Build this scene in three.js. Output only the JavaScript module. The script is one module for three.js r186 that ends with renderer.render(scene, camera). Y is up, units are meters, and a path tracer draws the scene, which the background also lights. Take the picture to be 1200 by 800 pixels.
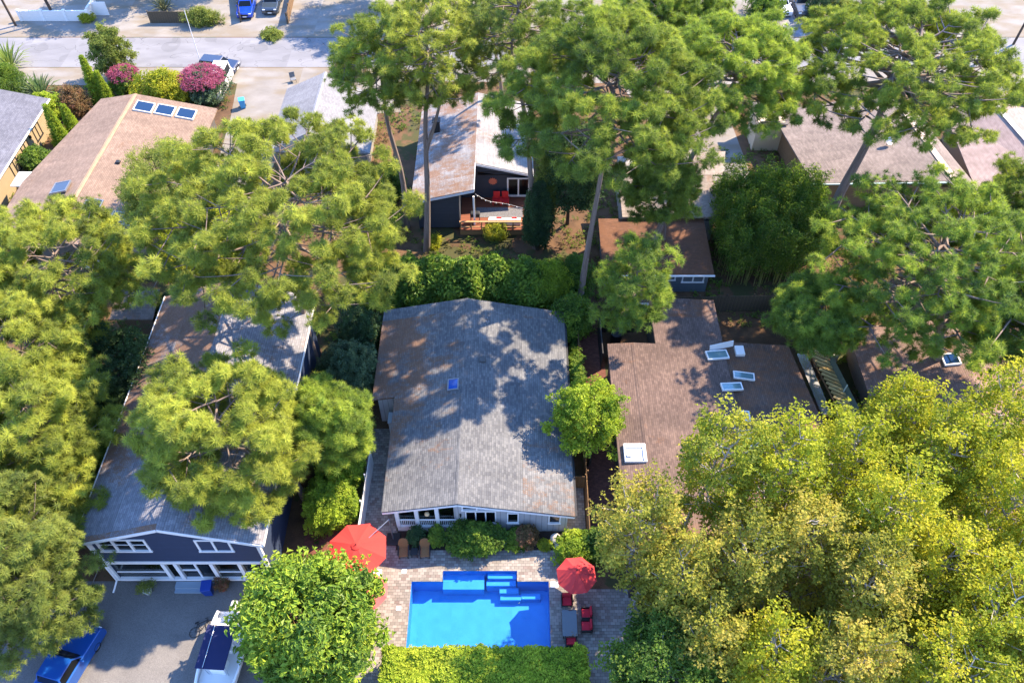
import * as THREE from 'three';
import { mergeGeometries } from 'three/addons/utils/BufferGeometryUtils.js';
import { RoundedBoxGeometry } from 'three/addons/geometries/RoundedBoxGeometry.js';

// ---------------------------------------------------------------- camera, sky, sun, exposure
const scene = new THREE.Scene();
const camera = new THREE.PerspectiveCamera(44.78, 1024 / 682, 0.5, 600);
const PITCH = 49.5 * Math.PI / 180;
camera.position.set(0, 52, 44);
camera.lookAt(0, 52 - Math.sin(PITCH) * 10, 44 - Math.cos(PITCH) * 10);
const renderer = new THREE.WebGLRenderer({ antialias: true });
renderer.toneMapping = THREE.LinearToneMapping;
renderer.toneMappingExposure = 3.4;
renderer.shadowMap.enabled = true;

// a clear autumn sky: deep blue overhead, pale at the horizon
{
  const W = 256, H = 128, d = new Float32Array(W * H * 4);
  for (let j = 0; j < H; j++) {
    const el = ((j + 0.5) / H - 0.5) * Math.PI, t = Math.max(0, Math.sin(el));
    const k = Math.pow(1 - t, 3);
    const c = el >= 0 ? [0.14 + 0.46 * k, 0.29 + 0.42 * k, 0.70 + 0.2 * k] : [0.2, 0.19, 0.16];
    for (let i = 0; i < W; i++) d.set([c[0] * 1.15, c[1] * 1.15, c[2] * 1.15, 1], (j * W + i) * 4);
  }
  const t = new THREE.DataTexture(d, W, H, THREE.RGBAFormat, THREE.FloatType);
  t.mapping = THREE.EquirectangularReflectionMapping; t.magFilter = THREE.LinearFilter; t.needsUpdate = true;
  scene.background = t; scene.environment = t;
}
const SUN_AZ = 56 * Math.PI / 180, SUN_EL = 44 * Math.PI / 180;     // behind the houses, to the right
const sun = new THREE.DirectionalLight(0xffe8cc, 5);
sun.position.set(Math.sin(SUN_AZ) * Math.cos(SUN_EL) * 150, Math.sin(SUN_EL) * 150, -Math.cos(SUN_AZ) * Math.cos(SUN_EL) * 150);
sun.castShadow = true; sun.shadow.mapSize.set(4096, 4096); sun.shadow.radius = 1;
Object.assign(sun.shadow.camera, { left: -90, right: 90, top: 90, bottom: -90, near: 1, far: 400 });
scene.add(sun); scene.add(sun.target);

// ---------------------------------------------------------------- helpers
const V3 = (x, y, z) => new THREE.Vector3(x, y, z);
function rng(seed) { let a = seed >>> 0; return () => { a = (a + 0x6D2B79F5) | 0; let t = Math.imul(a ^ (a >>> 15), 1 | a); t = (t + Math.imul(t ^ (t >>> 7), 61 | t)) ^ t; return ((t ^ (t >>> 14)) >>> 0) / 4294967296; }; }
function hash(i, j, s) { let h = Math.imul(i, 374761393) + Math.imul(j, 668265263) + Math.imul(s, 974634541); h = Math.imul(h ^ (h >>> 13), 1274126177); return ((h ^ (h >>> 16)) >>> 0) / 4294967296; }
function vn(x, y, s) {
  const i = Math.floor(x), j = Math.floor(y); let fx = x - i, fy = y - j; fx = fx * fx * (3 - 2 * fx); fy = fy * fy * (3 - 2 * fy);
  const a = hash(i, j, s), b = hash(i + 1, j, s), c = hash(i, j + 1, s), d = hash(i + 1, j + 1, s);
  return a + (b - a) * fx + (c - a) * fy + (a - b - c + d) * fx * fy;
}
function fbm(x, y, s, o = 4) { let v = 0, a = 0.5, n = 0; for (let k = 0; k < o; k++) { v += a * vn(x, y, s + k); n += a; x = x * 2.03 + 7.1; y = y * 2.03 + 3.7; a *= 0.5; } return v / n; }
const sm = (a, b, x) => { const t = Math.min(1, Math.max(0, (x - a) / (b - a))); return t * t * (3 - 2 * t); };
const mix = (a, b, t) => [a[0] + (b[0] - a[0]) * t, a[1] + (b[1] - a[1]) * t, a[2] + (b[2] - a[2]) * t];
// a texture of w x h pixels that covers mu x mv metres; f(x, y) in metres gives an sRGB colour 0..255
function tex(w, h, mu, mv, f, srgb = true) {
  const dim = srgb === true ? 0.72 : 1, d = new Uint8Array(w * h * 4);
  for (let j = 0; j < h; j++) for (let i = 0; i < w; i++) {
    const c = f((i + 0.5) / w * mu, (j + 0.5) / h * mv).map(v => v * dim), o = (j * w + i) * 4;
    d[o] = Math.max(0, Math.min(255, c[0])); d[o + 1] = Math.max(0, Math.min(255, c[1])); d[o + 2] = Math.max(0, Math.min(255, c[2])); d[o + 3] = 255;
  }
  const t = new THREE.DataTexture(d, w, h); t.wrapS = t.wrapT = THREE.RepeatWrapping; t.magFilter = THREE.LinearFilter; t.minFilter = THREE.LinearFilter;
  if (srgb) t.colorSpace = THREE.SRGBColorSpace;
  t.repeat.set(1 / mu, 1 / mv); t.needsUpdate = true; return t;
}
const std = (o) => new THREE.MeshStandardMaterial({ roughness: 0.8, metalness: 0, ...o });
const col = (hex, rough = 0.7, o = {}) => std({ color: hex, roughness: rough, ...o });
const taken = {};
function numbered(n) { const k = taken[n] = (taken[n] ?? -1) + 1; return k ? `${n}_${String(k).padStart(3, '0')}` : n; }
function uvm(g) {            // uv in metres, laid along the face's own plane
  if (g.index) g = g.toNonIndexed();
  const p = g.attributes.position, n = p.count, uv = new Float32Array(n * 2), a = V3(), b = V3(), c = V3(), nn = V3();
  for (let i = 0; i < n; i += 3) {
    a.fromBufferAttribute(p, i); b.fromBufferAttribute(p, i + 1); c.fromBufferAttribute(p, i + 2);
    nn.copy(b).sub(a).cross(c.clone().sub(a)).normalize();
    const ax = Math.abs(nn.x), ay = Math.abs(nn.y), az = Math.abs(nn.z);
    [a, b, c].forEach((q, k) => {
      const o = (i + k) * 2;
      if (ay > 0.75) { uv[o] = q.x; uv[o + 1] = q.z; } else if (ax > az) { uv[o] = q.z; uv[o + 1] = q.y; } else { uv[o] = q.x; uv[o + 1] = q.y; }
    });
  }
  g.setAttribute('uv', new THREE.BufferAttribute(uv, 2)); return g;
}
const clean = (g) => { if (g.index) g = g.toNonIndexed(); for (const k of Object.keys(g.attributes)) if (!['position', 'normal', 'uv'].includes(k)) g.deleteAttribute(k); if (!g.attributes.normal) g.computeVertexNormals(); if (!g.attributes.uv) uvm(g); return g; };
function M(name, geos, mat, parent, keepUV) {
  let g = Array.isArray(geos) ? (geos.length > 1 ? mergeGeometries(geos.map(clean)) : clean(geos[0])) : clean(geos);
  if (!keepUV) uvm(g);
  const m = new THREE.Mesh(g, mat); m.name = parent ? name : numbered(name); m.castShadow = m.receiveShadow = true;
  (parent || scene).add(m); return m;
}
function tag(o, label, category, group) { o.userData.label = label; o.userData.category = category; if (group) o.userData.group = group; return o; }
function thing(name, label, category, x = 0, z = 0, ry = 0, group, y = 0) { const o = new THREE.Group(); o.name = numbered(name); o.position.set(x, y, z); o.rotation.y = ry; scene.add(o); return tag(o, label, category, group); }
function copyOf(o, label, x, z, ry = 0, y = 0) { const r = o.clone(); r.name = numbered(o.name.replace(/_\d{3}$/, '')); r.userData = { ...o.userData, label }; r.position.set(x, y, z); r.rotation.y = ry; scene.add(r); return r; }
function struct(name, geos, mat, keepUV) { const m = M(name, geos, mat, null, keepUV); m.userData.kind = 'structure'; return m; }
const bx = (w, h, d, x = 0, y = 0, z = 0, ry = 0) => { const g = new THREE.BoxGeometry(w, h, d); if (ry) g.rotateY(ry); return g.translate(x, y, z); };
const rb = (w, h, d, x = 0, y = 0, z = 0, r = 0.03, seg = 2) => new RoundedBoxGeometry(w, h, d, seg, r).translate(x, y, z);
const cyl = (r0, r1, h, x, y, z, s = 12) => new THREE.CylinderGeometry(r0, r1, h, s).translate(x, y, z);
function bar(a, b, w, d = w) {   // a straight bar of section w x d from a to b
  const A = V3(...a), B = V3(...b), L = A.distanceTo(B), g = new THREE.BoxGeometry(w, L, d);
  g.applyQuaternion(new THREE.Quaternion().setFromUnitVectors(V3(0, 1, 0), B.clone().sub(A).normalize()));
  return g.translate((A.x + B.x) / 2, (A.y + B.y) / 2, (A.z + B.z) / 2);
}
function rod(a, b, r, s = 6) { const A = V3(...a), B = V3(...b), L = A.distanceTo(B), g = new THREE.CylinderGeometry(r, r, L, s); g.applyQuaternion(new THREE.Quaternion().setFromUnitVectors(V3(0, 1, 0), B.clone().sub(A).normalize())); return g.translate((A.x + B.x) / 2, (A.y + B.y) / 2, (A.z + B.z) / 2); }
// a flat sheet polygon [[x, z] ...] at height y
function sheet(pts, y) { const s = new THREE.Shape(pts.map(([x, z]) => new THREE.Vector2(x, -z))); const g = new THREE.ShapeGeometry(s); g.rotateX(-Math.PI / 2); return g.translate(0, y, 0); }
// an upright prism over a polygon [[x, z] ...] from y0 to y1
function prism(pts, y0, y1) { const s = new THREE.Shape(pts.map(([x, z]) => new THREE.Vector2(x, -z))); const g = new THREE.ExtrudeGeometry(s, { depth: y1 - y0, bevelEnabled: false }); g.rotateX(-Math.PI / 2); return g.translate(0, y0, 0); }
// a roof plane: a convex polygon of 3D points (seen from above, either order), th thick; uv in metres, v up the slope
function slab(pts, th = 0.14) {
  let P = pts.map(p => V3(...p)); const n = V3();
  for (let i = 0; i < P.length; i++) { const a = P[i], b = P[(i + 1) % P.length]; n.x += (a.y - b.y) * (a.z + b.z); n.y += (a.z - b.z) * (a.x + b.x); n.z += (a.x - b.x) * (a.y + b.y); }
  n.normalize(); if (n.y < 0) { P.reverse(); n.negate(); }
  const along = V3(-n.z, 0, n.x); if (along.lengthSq() < 1e-8) along.set(1, 0, 0); along.normalize(); const up = n.clone().cross(along).normalize(); if (up.y < 0) { up.negate(); along.negate(); }
  const pos = [], uv = [], low = P.map(p => p.clone().add(V3(0, -th, 0)));
  const put = (q) => { pos.push(q.x, q.y, q.z); uv.push(q.dot(along), q.dot(up)); };
  for (let i = 1; i < P.length - 1; i++) { put(P[0]); put(P[i]); put(P[i + 1]); put(low[0]); put(low[i + 1]); put(low[i]); }
  for (let i = 0; i < P.length; i++) { const k = (i + 1) % P.length; put(P[i]); put(low[i]); put(low[k]); put(P[i]); put(low[k]); put(P[k]); }
  const g = new THREE.BufferGeometry(); g.setAttribute('position', new THREE.Float32BufferAttribute(pos, 3)); g.setAttribute('uv', new THREE.Float32BufferAttribute(uv, 2)); g.computeVertexNormals(); return g;
}
// upright wall: outline [[u, y] ...] in the vertical plane through a -> b, t thick, with rectangular holes [u0, y0, u1, y1]
function wallPlane(a, b, outline, t = 0.18, holes = []) {
  const s = new THREE.Shape(outline.map(p => new THREE.Vector2(...p)));
  for (const [u0, y0, u1, y1] of holes) { const h = new THREE.Path(); h.moveTo(u0, y0); h.lineTo(u0, y1); h.lineTo(u1, y1); h.lineTo(u1, y0); h.closePath(); s.holes.push(h); }
  const g = new THREE.ExtrudeGeometry(s, { depth: t, bevelEnabled: false });
  const A = Math.atan2(-(b[1] - a[1]), b[0] - a[0]); g.translate(0, 0, -t); g.rotateY(A); return g.translate(a[0], 0, a[1]);
}
// a window in the plane through a -> b (outside is the +z side of that plane when a -> b runs to +x)
function windowIn(parent, a, b, u0, y0, u1, y1, cols, frameMat, paneMat, o = {}) {
  const A = Math.atan2(-(b[1] - a[1]), b[0] - a[0]), f = o.f ?? 0.09, out = o.out ?? 0.05, place = g => g.rotateY(A).translate(a[0], 0, a[1]);
  const gs = [bx(u1 - u0 + f, f, out + 0.1, (u0 + u1) / 2, y1, out / 2 - 0.05), bx(u1 - u0 + f * 1.6, f, out + 0.14, (u0 + u1) / 2, y0, out / 2 - 0.03)];
  for (let i = 0; i <= cols; i++) gs.push(bx(f, y1 - y0 - f, out + 0.1, u0 + (u1 - u0) * i / cols, (y0 + y1) / 2, out / 2 - 0.05));
  const fr = M('window', gs.map(place), frameMat, parent);
  for (let i = 0; i < cols; i++) {
    const w = (u1 - u0) / cols; M('pane', place(bx(w - f, y1 - y0 - f, 0.02, u0 + w * (i + 0.5), (y0 + y1) / 2, -0.06)), paneMat, fr);
    if (o.sash) M('sash_bar', place(bx(w - f, 0.05, 0.04, u0 + w * (i + 0.5), (y0 + y1) / 2, -0.03)), frameMat, fr);
  }
  return fr;
}

// ---------------------------------------------------------------- materials
const LIT = [176, 118, 72], LIT2 = [138, 86, 52];
// asphalt shingles: courses 0.145 m, tabs about 0.3 m, fallen pine straw lying in patches
function shingles(size, metres, a, b, o = {}) {
  const s = o.seed ?? 1, lit = o.litter ?? (() => 0);
  return tex(size, size, metres, metres, (x, y) => {
    const c = Math.floor(y / 0.145), off = hash(c, 3, s) * 0.3, tw = 0.3, i = Math.floor((x + off) / tw), fx = (x + off) / tw - i, fy = y / 0.145 - c;
    let t = hash(i, c, s) * 0.55 + fbm(x * 0.55, y * 0.55, s + 9, 3) * 0.5 + (hash(Math.floor(x * 90), Math.floor(y * 90), s) - 0.5) * 0.34;
    let q = mix(a, b, t);
    if (fy < 0.16 || fx < 0.05) q = q.map(v => v * 0.78);
    const st = fbm(x * 1.4, y * 0.22, s + 31, 3); q = q.map(v => v * (0.9 + 0.2 * st));
    const L = lit(x, y); if (L > 0) { const m = fbm(x * 0.8, y * 0.7, s + 50, 4) * 0.52 + fbm(x * 4, y * 2.2, s + 60, 2) * 0.28 + hash(Math.floor(x * 60), Math.floor(y * 40), s + 4) * 0.26; if (m > 0.98 - L * 0.55) q = mix(q, mix(LIT, LIT2, hash(Math.floor(x * 50), Math.floor(y * 50), s + 8) * 1.1).map(v => v * (o.litBright ?? 1)), 0.35 + 0.5 * hash(Math.floor(x * 33), Math.floor(y * 33), s + 3)); }
    return q;
  });
}
const roofBump = tex(512, 512, 5.8, 5.8, (x, y) => { const c = Math.floor(y / 0.145), i = Math.floor((x + hash(c % 40, 3, 1) * 0.3) / 0.29), fy = y / 0.145 - c; const v = 90 + 120 * (1 - fy) + hash(i, c, 5) * 40; return [v, v, v]; }, false);
const roofMat = (map) => std({ map, bumpMap: roofBump, bumpScale: 0.012, roughness: 0.95 });
const siding = (hex, hex2, w = 0.2, vertical = false) => { const A = new THREE.Color(hex), B = new THREE.Color(hex2); const f = c => { const q = c.clone().convertLinearToSRGB(); return [q.r * 255, q.g * 255, q.b * 255]; }; const a = f(A), b = f(B);
  return std({ roughness: 0.75, map: tex(256, 256, w * 8, w * 8, (x, y) => { const v = vertical ? x : y, k = v / w - Math.floor(v / w); let q = mix(a, b, fbm(x * 3, y * 3, 4, 3) * 0.7 + hash(Math.floor(v / w), 0, 3) * 0.3); return k < 0.1 ? q.map(t => t * 0.72) : q; }) }); };
const woodTex = (a, b, w, along = 'y') => tex(512, 512, w * 12, w * 12, (x, y) => { const [p, q] = along === 'y' ? [x, y] : [y, x]; const i = Math.floor(p / w), k = p / w - i; let c = mix(a, b, hash(i, 1, 7) * 0.5 + fbm(p * 14, q * 1.2, 11, 3) * 0.6); return k < 0.07 ? c.map(v => v * 0.5) : c; });
const MAT = {
  white: col(0xd9d9d5, 0.55), trim: col(0xe2e2df, 0.5), cream: col(0xd8c49a, 0.8), dark: col(0x1b1d20, 0.6), black: col(0x0c0d0f, 0.5), steel: col(0x8d9196, 0.4, { metalness: 0.7 }), chrome: col(0xd0d3d6, 0.2, { metalness: 0.9 }),
  glass: new THREE.MeshPhysicalMaterial({ color: 0x0b1013, roughness: 0.12, metalness: 0, specularIntensity: 0.5 }),
  clear: new THREE.MeshPhysicalMaterial({ color: 0xc4cfcf, roughness: 0.04, transmission: 1, thickness: 0 }), boards: std({ roughness: 0.9, map: woodTex([96, 86, 76], [128, 116, 102], 0.14, 'x') }),
  skyglass: new THREE.MeshPhysicalMaterial({ color: 0x14304a, roughness: 0.05, metalness: 0.55, clearcoat: 1, clearcoatRoughness: 0.02 }),
  tyre: col(0x141414, 0.9), rim: col(0xb8babd, 0.35, { metalness: 0.8 }), lamp: col(0xe8ecee, 0.15), redlamp: col(0x7a0f0c, 0.25),
  fence: std({ roughness: 0.9, map: woodTex([122, 92, 58], [168, 132, 88], 0.14) }), fenceOld: std({ roughness: 0.95, map: woodTex([92, 82, 64], [136, 122, 96], 0.14) }), deck: std({ roughness: 0.85, map: woodTex([140, 74, 48], [178, 104, 70], 0.14, 'x') }),
  post: col(0x8a6a45, 0.9), bark: null,
};

// ---------------------------------------------------------------- ground, road, paving, pool
const soilTex = tex(2048, 2048, 50, 50, (x, y) => {
  const a = fbm(x * 0.25, y * 0.25, 3, 4), b = fbm(x * 1.7, y * 1.7, 8, 4), c = hash(Math.floor(x * 40), Math.floor(y * 40), 2);
  let q = mix([92, 68, 46], [150, 112, 74], b * 0.9 + (c - 0.5) * 0.5);
  q = mix(q, [150, 114, 80], sm(0.45, 0.7, fbm(x * 0.6 + 4, y * 0.6, 21, 4) + (c - 0.5) * 0.2) * 0.6);
  q = mix(q, [74, 86, 38], sm(0.52, 0.6, a * 0.7 + b * 0.3) * 0.75); return q;
});
const POOL = [[-6.65, 20.47], [-4.61, 20.47], [-4.61, 19.73], [0.34, 19.73], [0.34, 20.47], [2.43, 20.47], [2.43, 25.1], [-6.65, 25.1]];
function sheetHole(pts, hole, y) { const s = new THREE.Shape(pts.map(([x, z]) => new THREE.Vector2(x, -z))); s.holes.push(new THREE.Path(hole.map(([x, z]) => new THREE.Vector2(x, -z)))); const g = new THREE.ShapeGeometry(s); g.rotateX(-Math.PI / 2); return g.translate(0, y, 0); }
const rect = (x0, z0, x1, z1) => [[x0, z0], [x1, z0], [x1, z1], [x0, z1]];
struct('ground', sheetHole(rect(-260, -320, 260, 200), POOL, 0), std({ map: soilTex, roughness: 1 }));
const asphalt = tex(1024, 1024, 26, 26, (x, y) => {
  const g = hash(Math.floor(x * 70), Math.floor(y * 70), 5), b = fbm(x * 0.35, y * 0.9, 14, 4);
  let q = mix([138, 139, 143], [178, 179, 182], b * 0.85 + g * 0.25);
  const cr = Math.abs(fbm(x * 0.28, y * 0.28, 77, 4) - 0.5); if (cr < 0.0035) q = q.map(v => v * 0.72);
  if (fbm(x * 0.5, y * 0.5, 99, 3) > 0.66) q = q.map(v => v * 0.93); return q;
});
struct('road', sheet(rect(-150, -48.4, 150, -41.9), 0.012), std({ map: asphalt, roughness: 0.9 }));
const sandTex = tex(1024, 1024, 24, 24, (x, y) => { const b = fbm(x * 0.5, y * 0.8, 40, 5), g = hash(Math.floor(x * 42), Math.floor(y * 42), 9); let q = mix([148, 142, 132], [200, 196, 188], b * 0.8 + g * 0.35); q = mix(q, [160, 144, 116], sm(0.42, 0.75, fbm(x * 0.35, y * 0.8, 60, 5) + (g - 0.5) * 0.25) * 0.7); return q.map(v => v * 0.97); });
const gravel = std({ map: sandTex, roughness: 1 });
struct('road_verge', sheet([[-150, -75], [150, -75], [150, -48.55], [-150, -48.55]], 0.008), gravel);
struct('road_shoulder', sheet([[-150, -41.8], [150, -41.8], [150, -38.5], [22, -38.4], [-10, -39], [-45, -38.2], [-150, -38.6]], 0.008), gravel);
struct('driveway', sheet([[-31, -39.2], [-14, -39.2], [-12, -33], [-23.4, -31.8], [-24.4, -20], [-29.6, -20], [-30.2, -31.8]], 0.016), gravel);
struct('side_driveway', sheet([[12, -39], [23, -39], [24, -18], [19, -17.5]], 0.016), gravel);
struct('far_driveway', sheet([[31.5, -75], [37.5, -75], [37.5, -48], [31.5, -48]], 0.014), std({ roughness: 0.95, map: tex(256, 256, 6, 6, (x, y) => { const v = 120 + 60 * hash(Math.floor(x / 0.6), Math.floor(y / 0.9), 3) + 30 * fbm(x * 4, y * 4, 6, 2); return [v, v * 0.98, v]; }) }));
struct('east_driveway', sheet([[51.97, -39.02], [57.96, -39.54], [55.42, -33.21], [52.92, -35.15]], 0.014), gravel);
struct('lawn', sheet(rect(46, -38.4, 80, -33), 0.01), std({ roughness: 1, map: tex(256, 256, 6, 6, (x, y) => mix([96, 112, 48], [164, 160, 92], fbm(x * 2, y * 2, 5, 4) + (hash(Math.floor(x * 40), Math.floor(y * 40), 3) - 0.5) * 0.5)) }));
// gravel forecourt of the blue house
struct('forecourt', sheet(rect(-33, 20.45, -14.2, 40), 0.012), std({ roughness: 1, bumpScale: 0.02, map: tex(1024, 1024, 12, 12, (x, y) => { const g = hash(Math.floor(x * 34), Math.floor(y * 34), 1), h = hash(Math.floor(x * 80), Math.floor(y * 80), 2), b = fbm(x * 0.7, y * 0.7, 33, 4); return mix([108, 106, 104], [180, 176, 168], g * 0.45 + h * 0.25 + b * 0.35); }) }));
// concrete pavers, 0.15 x 0.3 m in courses, with tone changing stone by stone
const paver = std({ roughness: 0.9, map: tex(1024, 1024, 12, 12, (x, y) => {
  const r = Math.floor(y / 0.2), off = (r % 2) * 0.15, L = 0.3, i = Math.floor((x + off) / L), fx = (x + off) / L - i, fy = y / 0.2 - r, t = hash(i, r, 6);
  let q = mix([150, 141, 130], [208, 199, 186], t * 0.75 + fbm(x * 0.4, y * 0.4, 3, 3) * 0.35); if (hash(i, r, 8) > 0.86) q = mix(q, [150, 128, 118], 0.6);
  if (fx < 0.07 || fy < 0.1) q = q.map(v => v * 0.7); return q;
}) });
struct('patio', sheetHole([[-10.7, 8.3], [-8.0, 8.3], [-8.0, 16.8], [3.65, 16.8], [3.65, 12.5], [5.1, 12.5], [5.1, 21], [8.2, 21], [8.2, 34], [-11.6, 34], [-11.6, 18.5], [-10.7, 18.5]], POOL, 0.03), paver);
struct('planting_bed', sheet(rect(-7.9, 16.85, 3.7, 18.25), 0.05), std({ roughness: 1, map: tex(256, 256, 4, 4, (x, y) => mix([40, 32, 26], [84, 66, 52], hash(Math.floor(x * 30), Math.floor(y * 30), 1) * 0.6 + fbm(x * 3, y * 3, 4, 3) * 0.5)) }));
const brickRed = std({ roughness: 0.95, map: tex(512, 512, 6, 6, (x, y) => { const r = Math.floor(y / 0.11), i = Math.floor((x + (r % 2) * 0.11) / 0.22), fx = (x + (r % 2) * 0.11) / 0.22 - i, fy = y / 0.11 - r; let q = mix([112, 66, 52], [158, 98, 78], hash(i, r, 3) * 0.7 + fbm(x * 2, y * 2, 7, 3) * 0.4); return fx < 0.06 || fy < 0.1 ? q.map(v => v * 0.7) : q; }) });
struct('brick_path', sheet(rect(5.5, -4, 7.5, 17.5), 0.02), brickRed);
struct('brick_court', sheet(rect(-14.2, 12.5, -12, 18.6), 0.02), brickRed);

// the pool: a light blue liner over walls, ledges, steps and floor; a sheet of water on top
const linerTex = tex(512, 512, 4, 4, (x, y) => mix([48, 132, 196], [70, 156, 212], fbm(x * 2, y * 2, 4, 3) * 0.6 + hash(Math.floor(x * 60), Math.floor(y * 60), 2) * 0.4), 'full');   // faintly mottled light blue vinyl
const liner = std({ map: linerTex, roughness: 0.5 }), linerPlain = col(0x2c7cc4, 0.45);
const pool = thing('swimming_pool', 'blue rectangular swimming pool with corner steps set in the paved patio', 'pool');
M('pool_floor', bx(9.4, 0.2, 5.8, -2.11, -1.6, 22.45), liner, pool);
M('pool_wall', [bx(2.3, 1.6, 0.25, -5.76, -0.82, 20.345), bx(0.25, 1.6, 0.99, -4.735, -0.82, 19.97), bx(5.45, 1.6, 0.25, -2.135, -0.82, 19.605), bx(0.25, 1.6, 0.99, 0.465, -0.82, 19.97), bx(2.35, 1.6, 0.25, 1.515, -0.82, 20.345), bx(0.25, 1.6, 4.88, 2.555, -0.82, 22.66), bx(0.25, 1.6, 4.88, -6.775, -0.82, 22.66), bx(9.58, 1.6, 0.25, -2.11, -0.82, 25.225)], linerPlain, pool);
M('ledge', bx(2.75, 0.9, 1.02, -3.235, -1.05, 20.24), liner, pool);
[[-0.36, -0.32, 19.93, 1.4], [-0.42, -0.56, 20.33, 1.45], [-0.3, -0.8, 20.74, 1.3], [-0.2, -1.04, 21.12, 1.4]].forEach(([x, y, z, w], i) => M('step', rb(w + (i < 2 ? 0.55 : 0), 1.5 + y, 0.4, x + (i < 2 ? -0.3 : 0.1), -1.5 + (1.5 + y) / 2, z, 0.04), liner, pool));
M('bench', rb(1.3, 0.5, 0.42, 1.25, -1.25, 21.05, 0.04), liner, pool);
M('water', sheet(POOL, -0.13), new THREE.MeshPhysicalMaterial({ color: 0xd0ecfb, roughness: 0.02, transmission: 1, thickness: 0, ior: 1.33, bumpMap: tex(512, 512, 5, 5, (x, y) => { const v = 127 + 110 * (fbm(x * 2.2, y * 2.2, 2, 4) - 0.5) * 2; return [v, v, v]; }, false), bumpScale: 0.16 }), pool);
for (const g of [bx(0.32, 0.02, 0.32, -7.2, 0.045, 19.75), bx(0.3, 0.02, 0.3, -7.35, 0.045, 22.3), bx(0.5, 0.02, 0.4, 2.8, 0.045, 20.7)]) M('skimmer_lid', g, MAT.white, pool);

// ---------------------------------------------------------------- houses
const box4 = (x0, z0, x1, z1, y0, y1) => bx(x1 - x0, y1 - y0, z1 - z0, (x0 + x1) / 2, (y0 + y1) / 2, (z0 + z1) / 2);
function skylight(parent, p, w, l, slope, axis, ry = 0, pane = MAT.skyglass, frame = MAT.steel) {   // axis 'x': the roof falls along +-x (slope signed); p on the roof surface
  const place = g => { if (axis === 'x') g.rotateZ(slope); else g.rotateX(slope); g.rotateY(ry); return g.translate(...p); };
  const f = M('skylight', [bx(w, 0.16, 0.09, 0, 0.06, l / 2), bx(w, 0.16, 0.09, 0, 0.06, -l / 2), bx(0.09, 0.16, l - 0.09, w / 2 - 0.045, 0.06, 0), bx(0.09, 0.16, l - 0.09, -w / 2 + 0.045, 0.06, 0)].map(place), frame, parent);
  M('pane', place(bx(w - 0.18, 0.03, l - 0.09, 0, 0.1, 0)), pane, f); return f;
}
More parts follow.
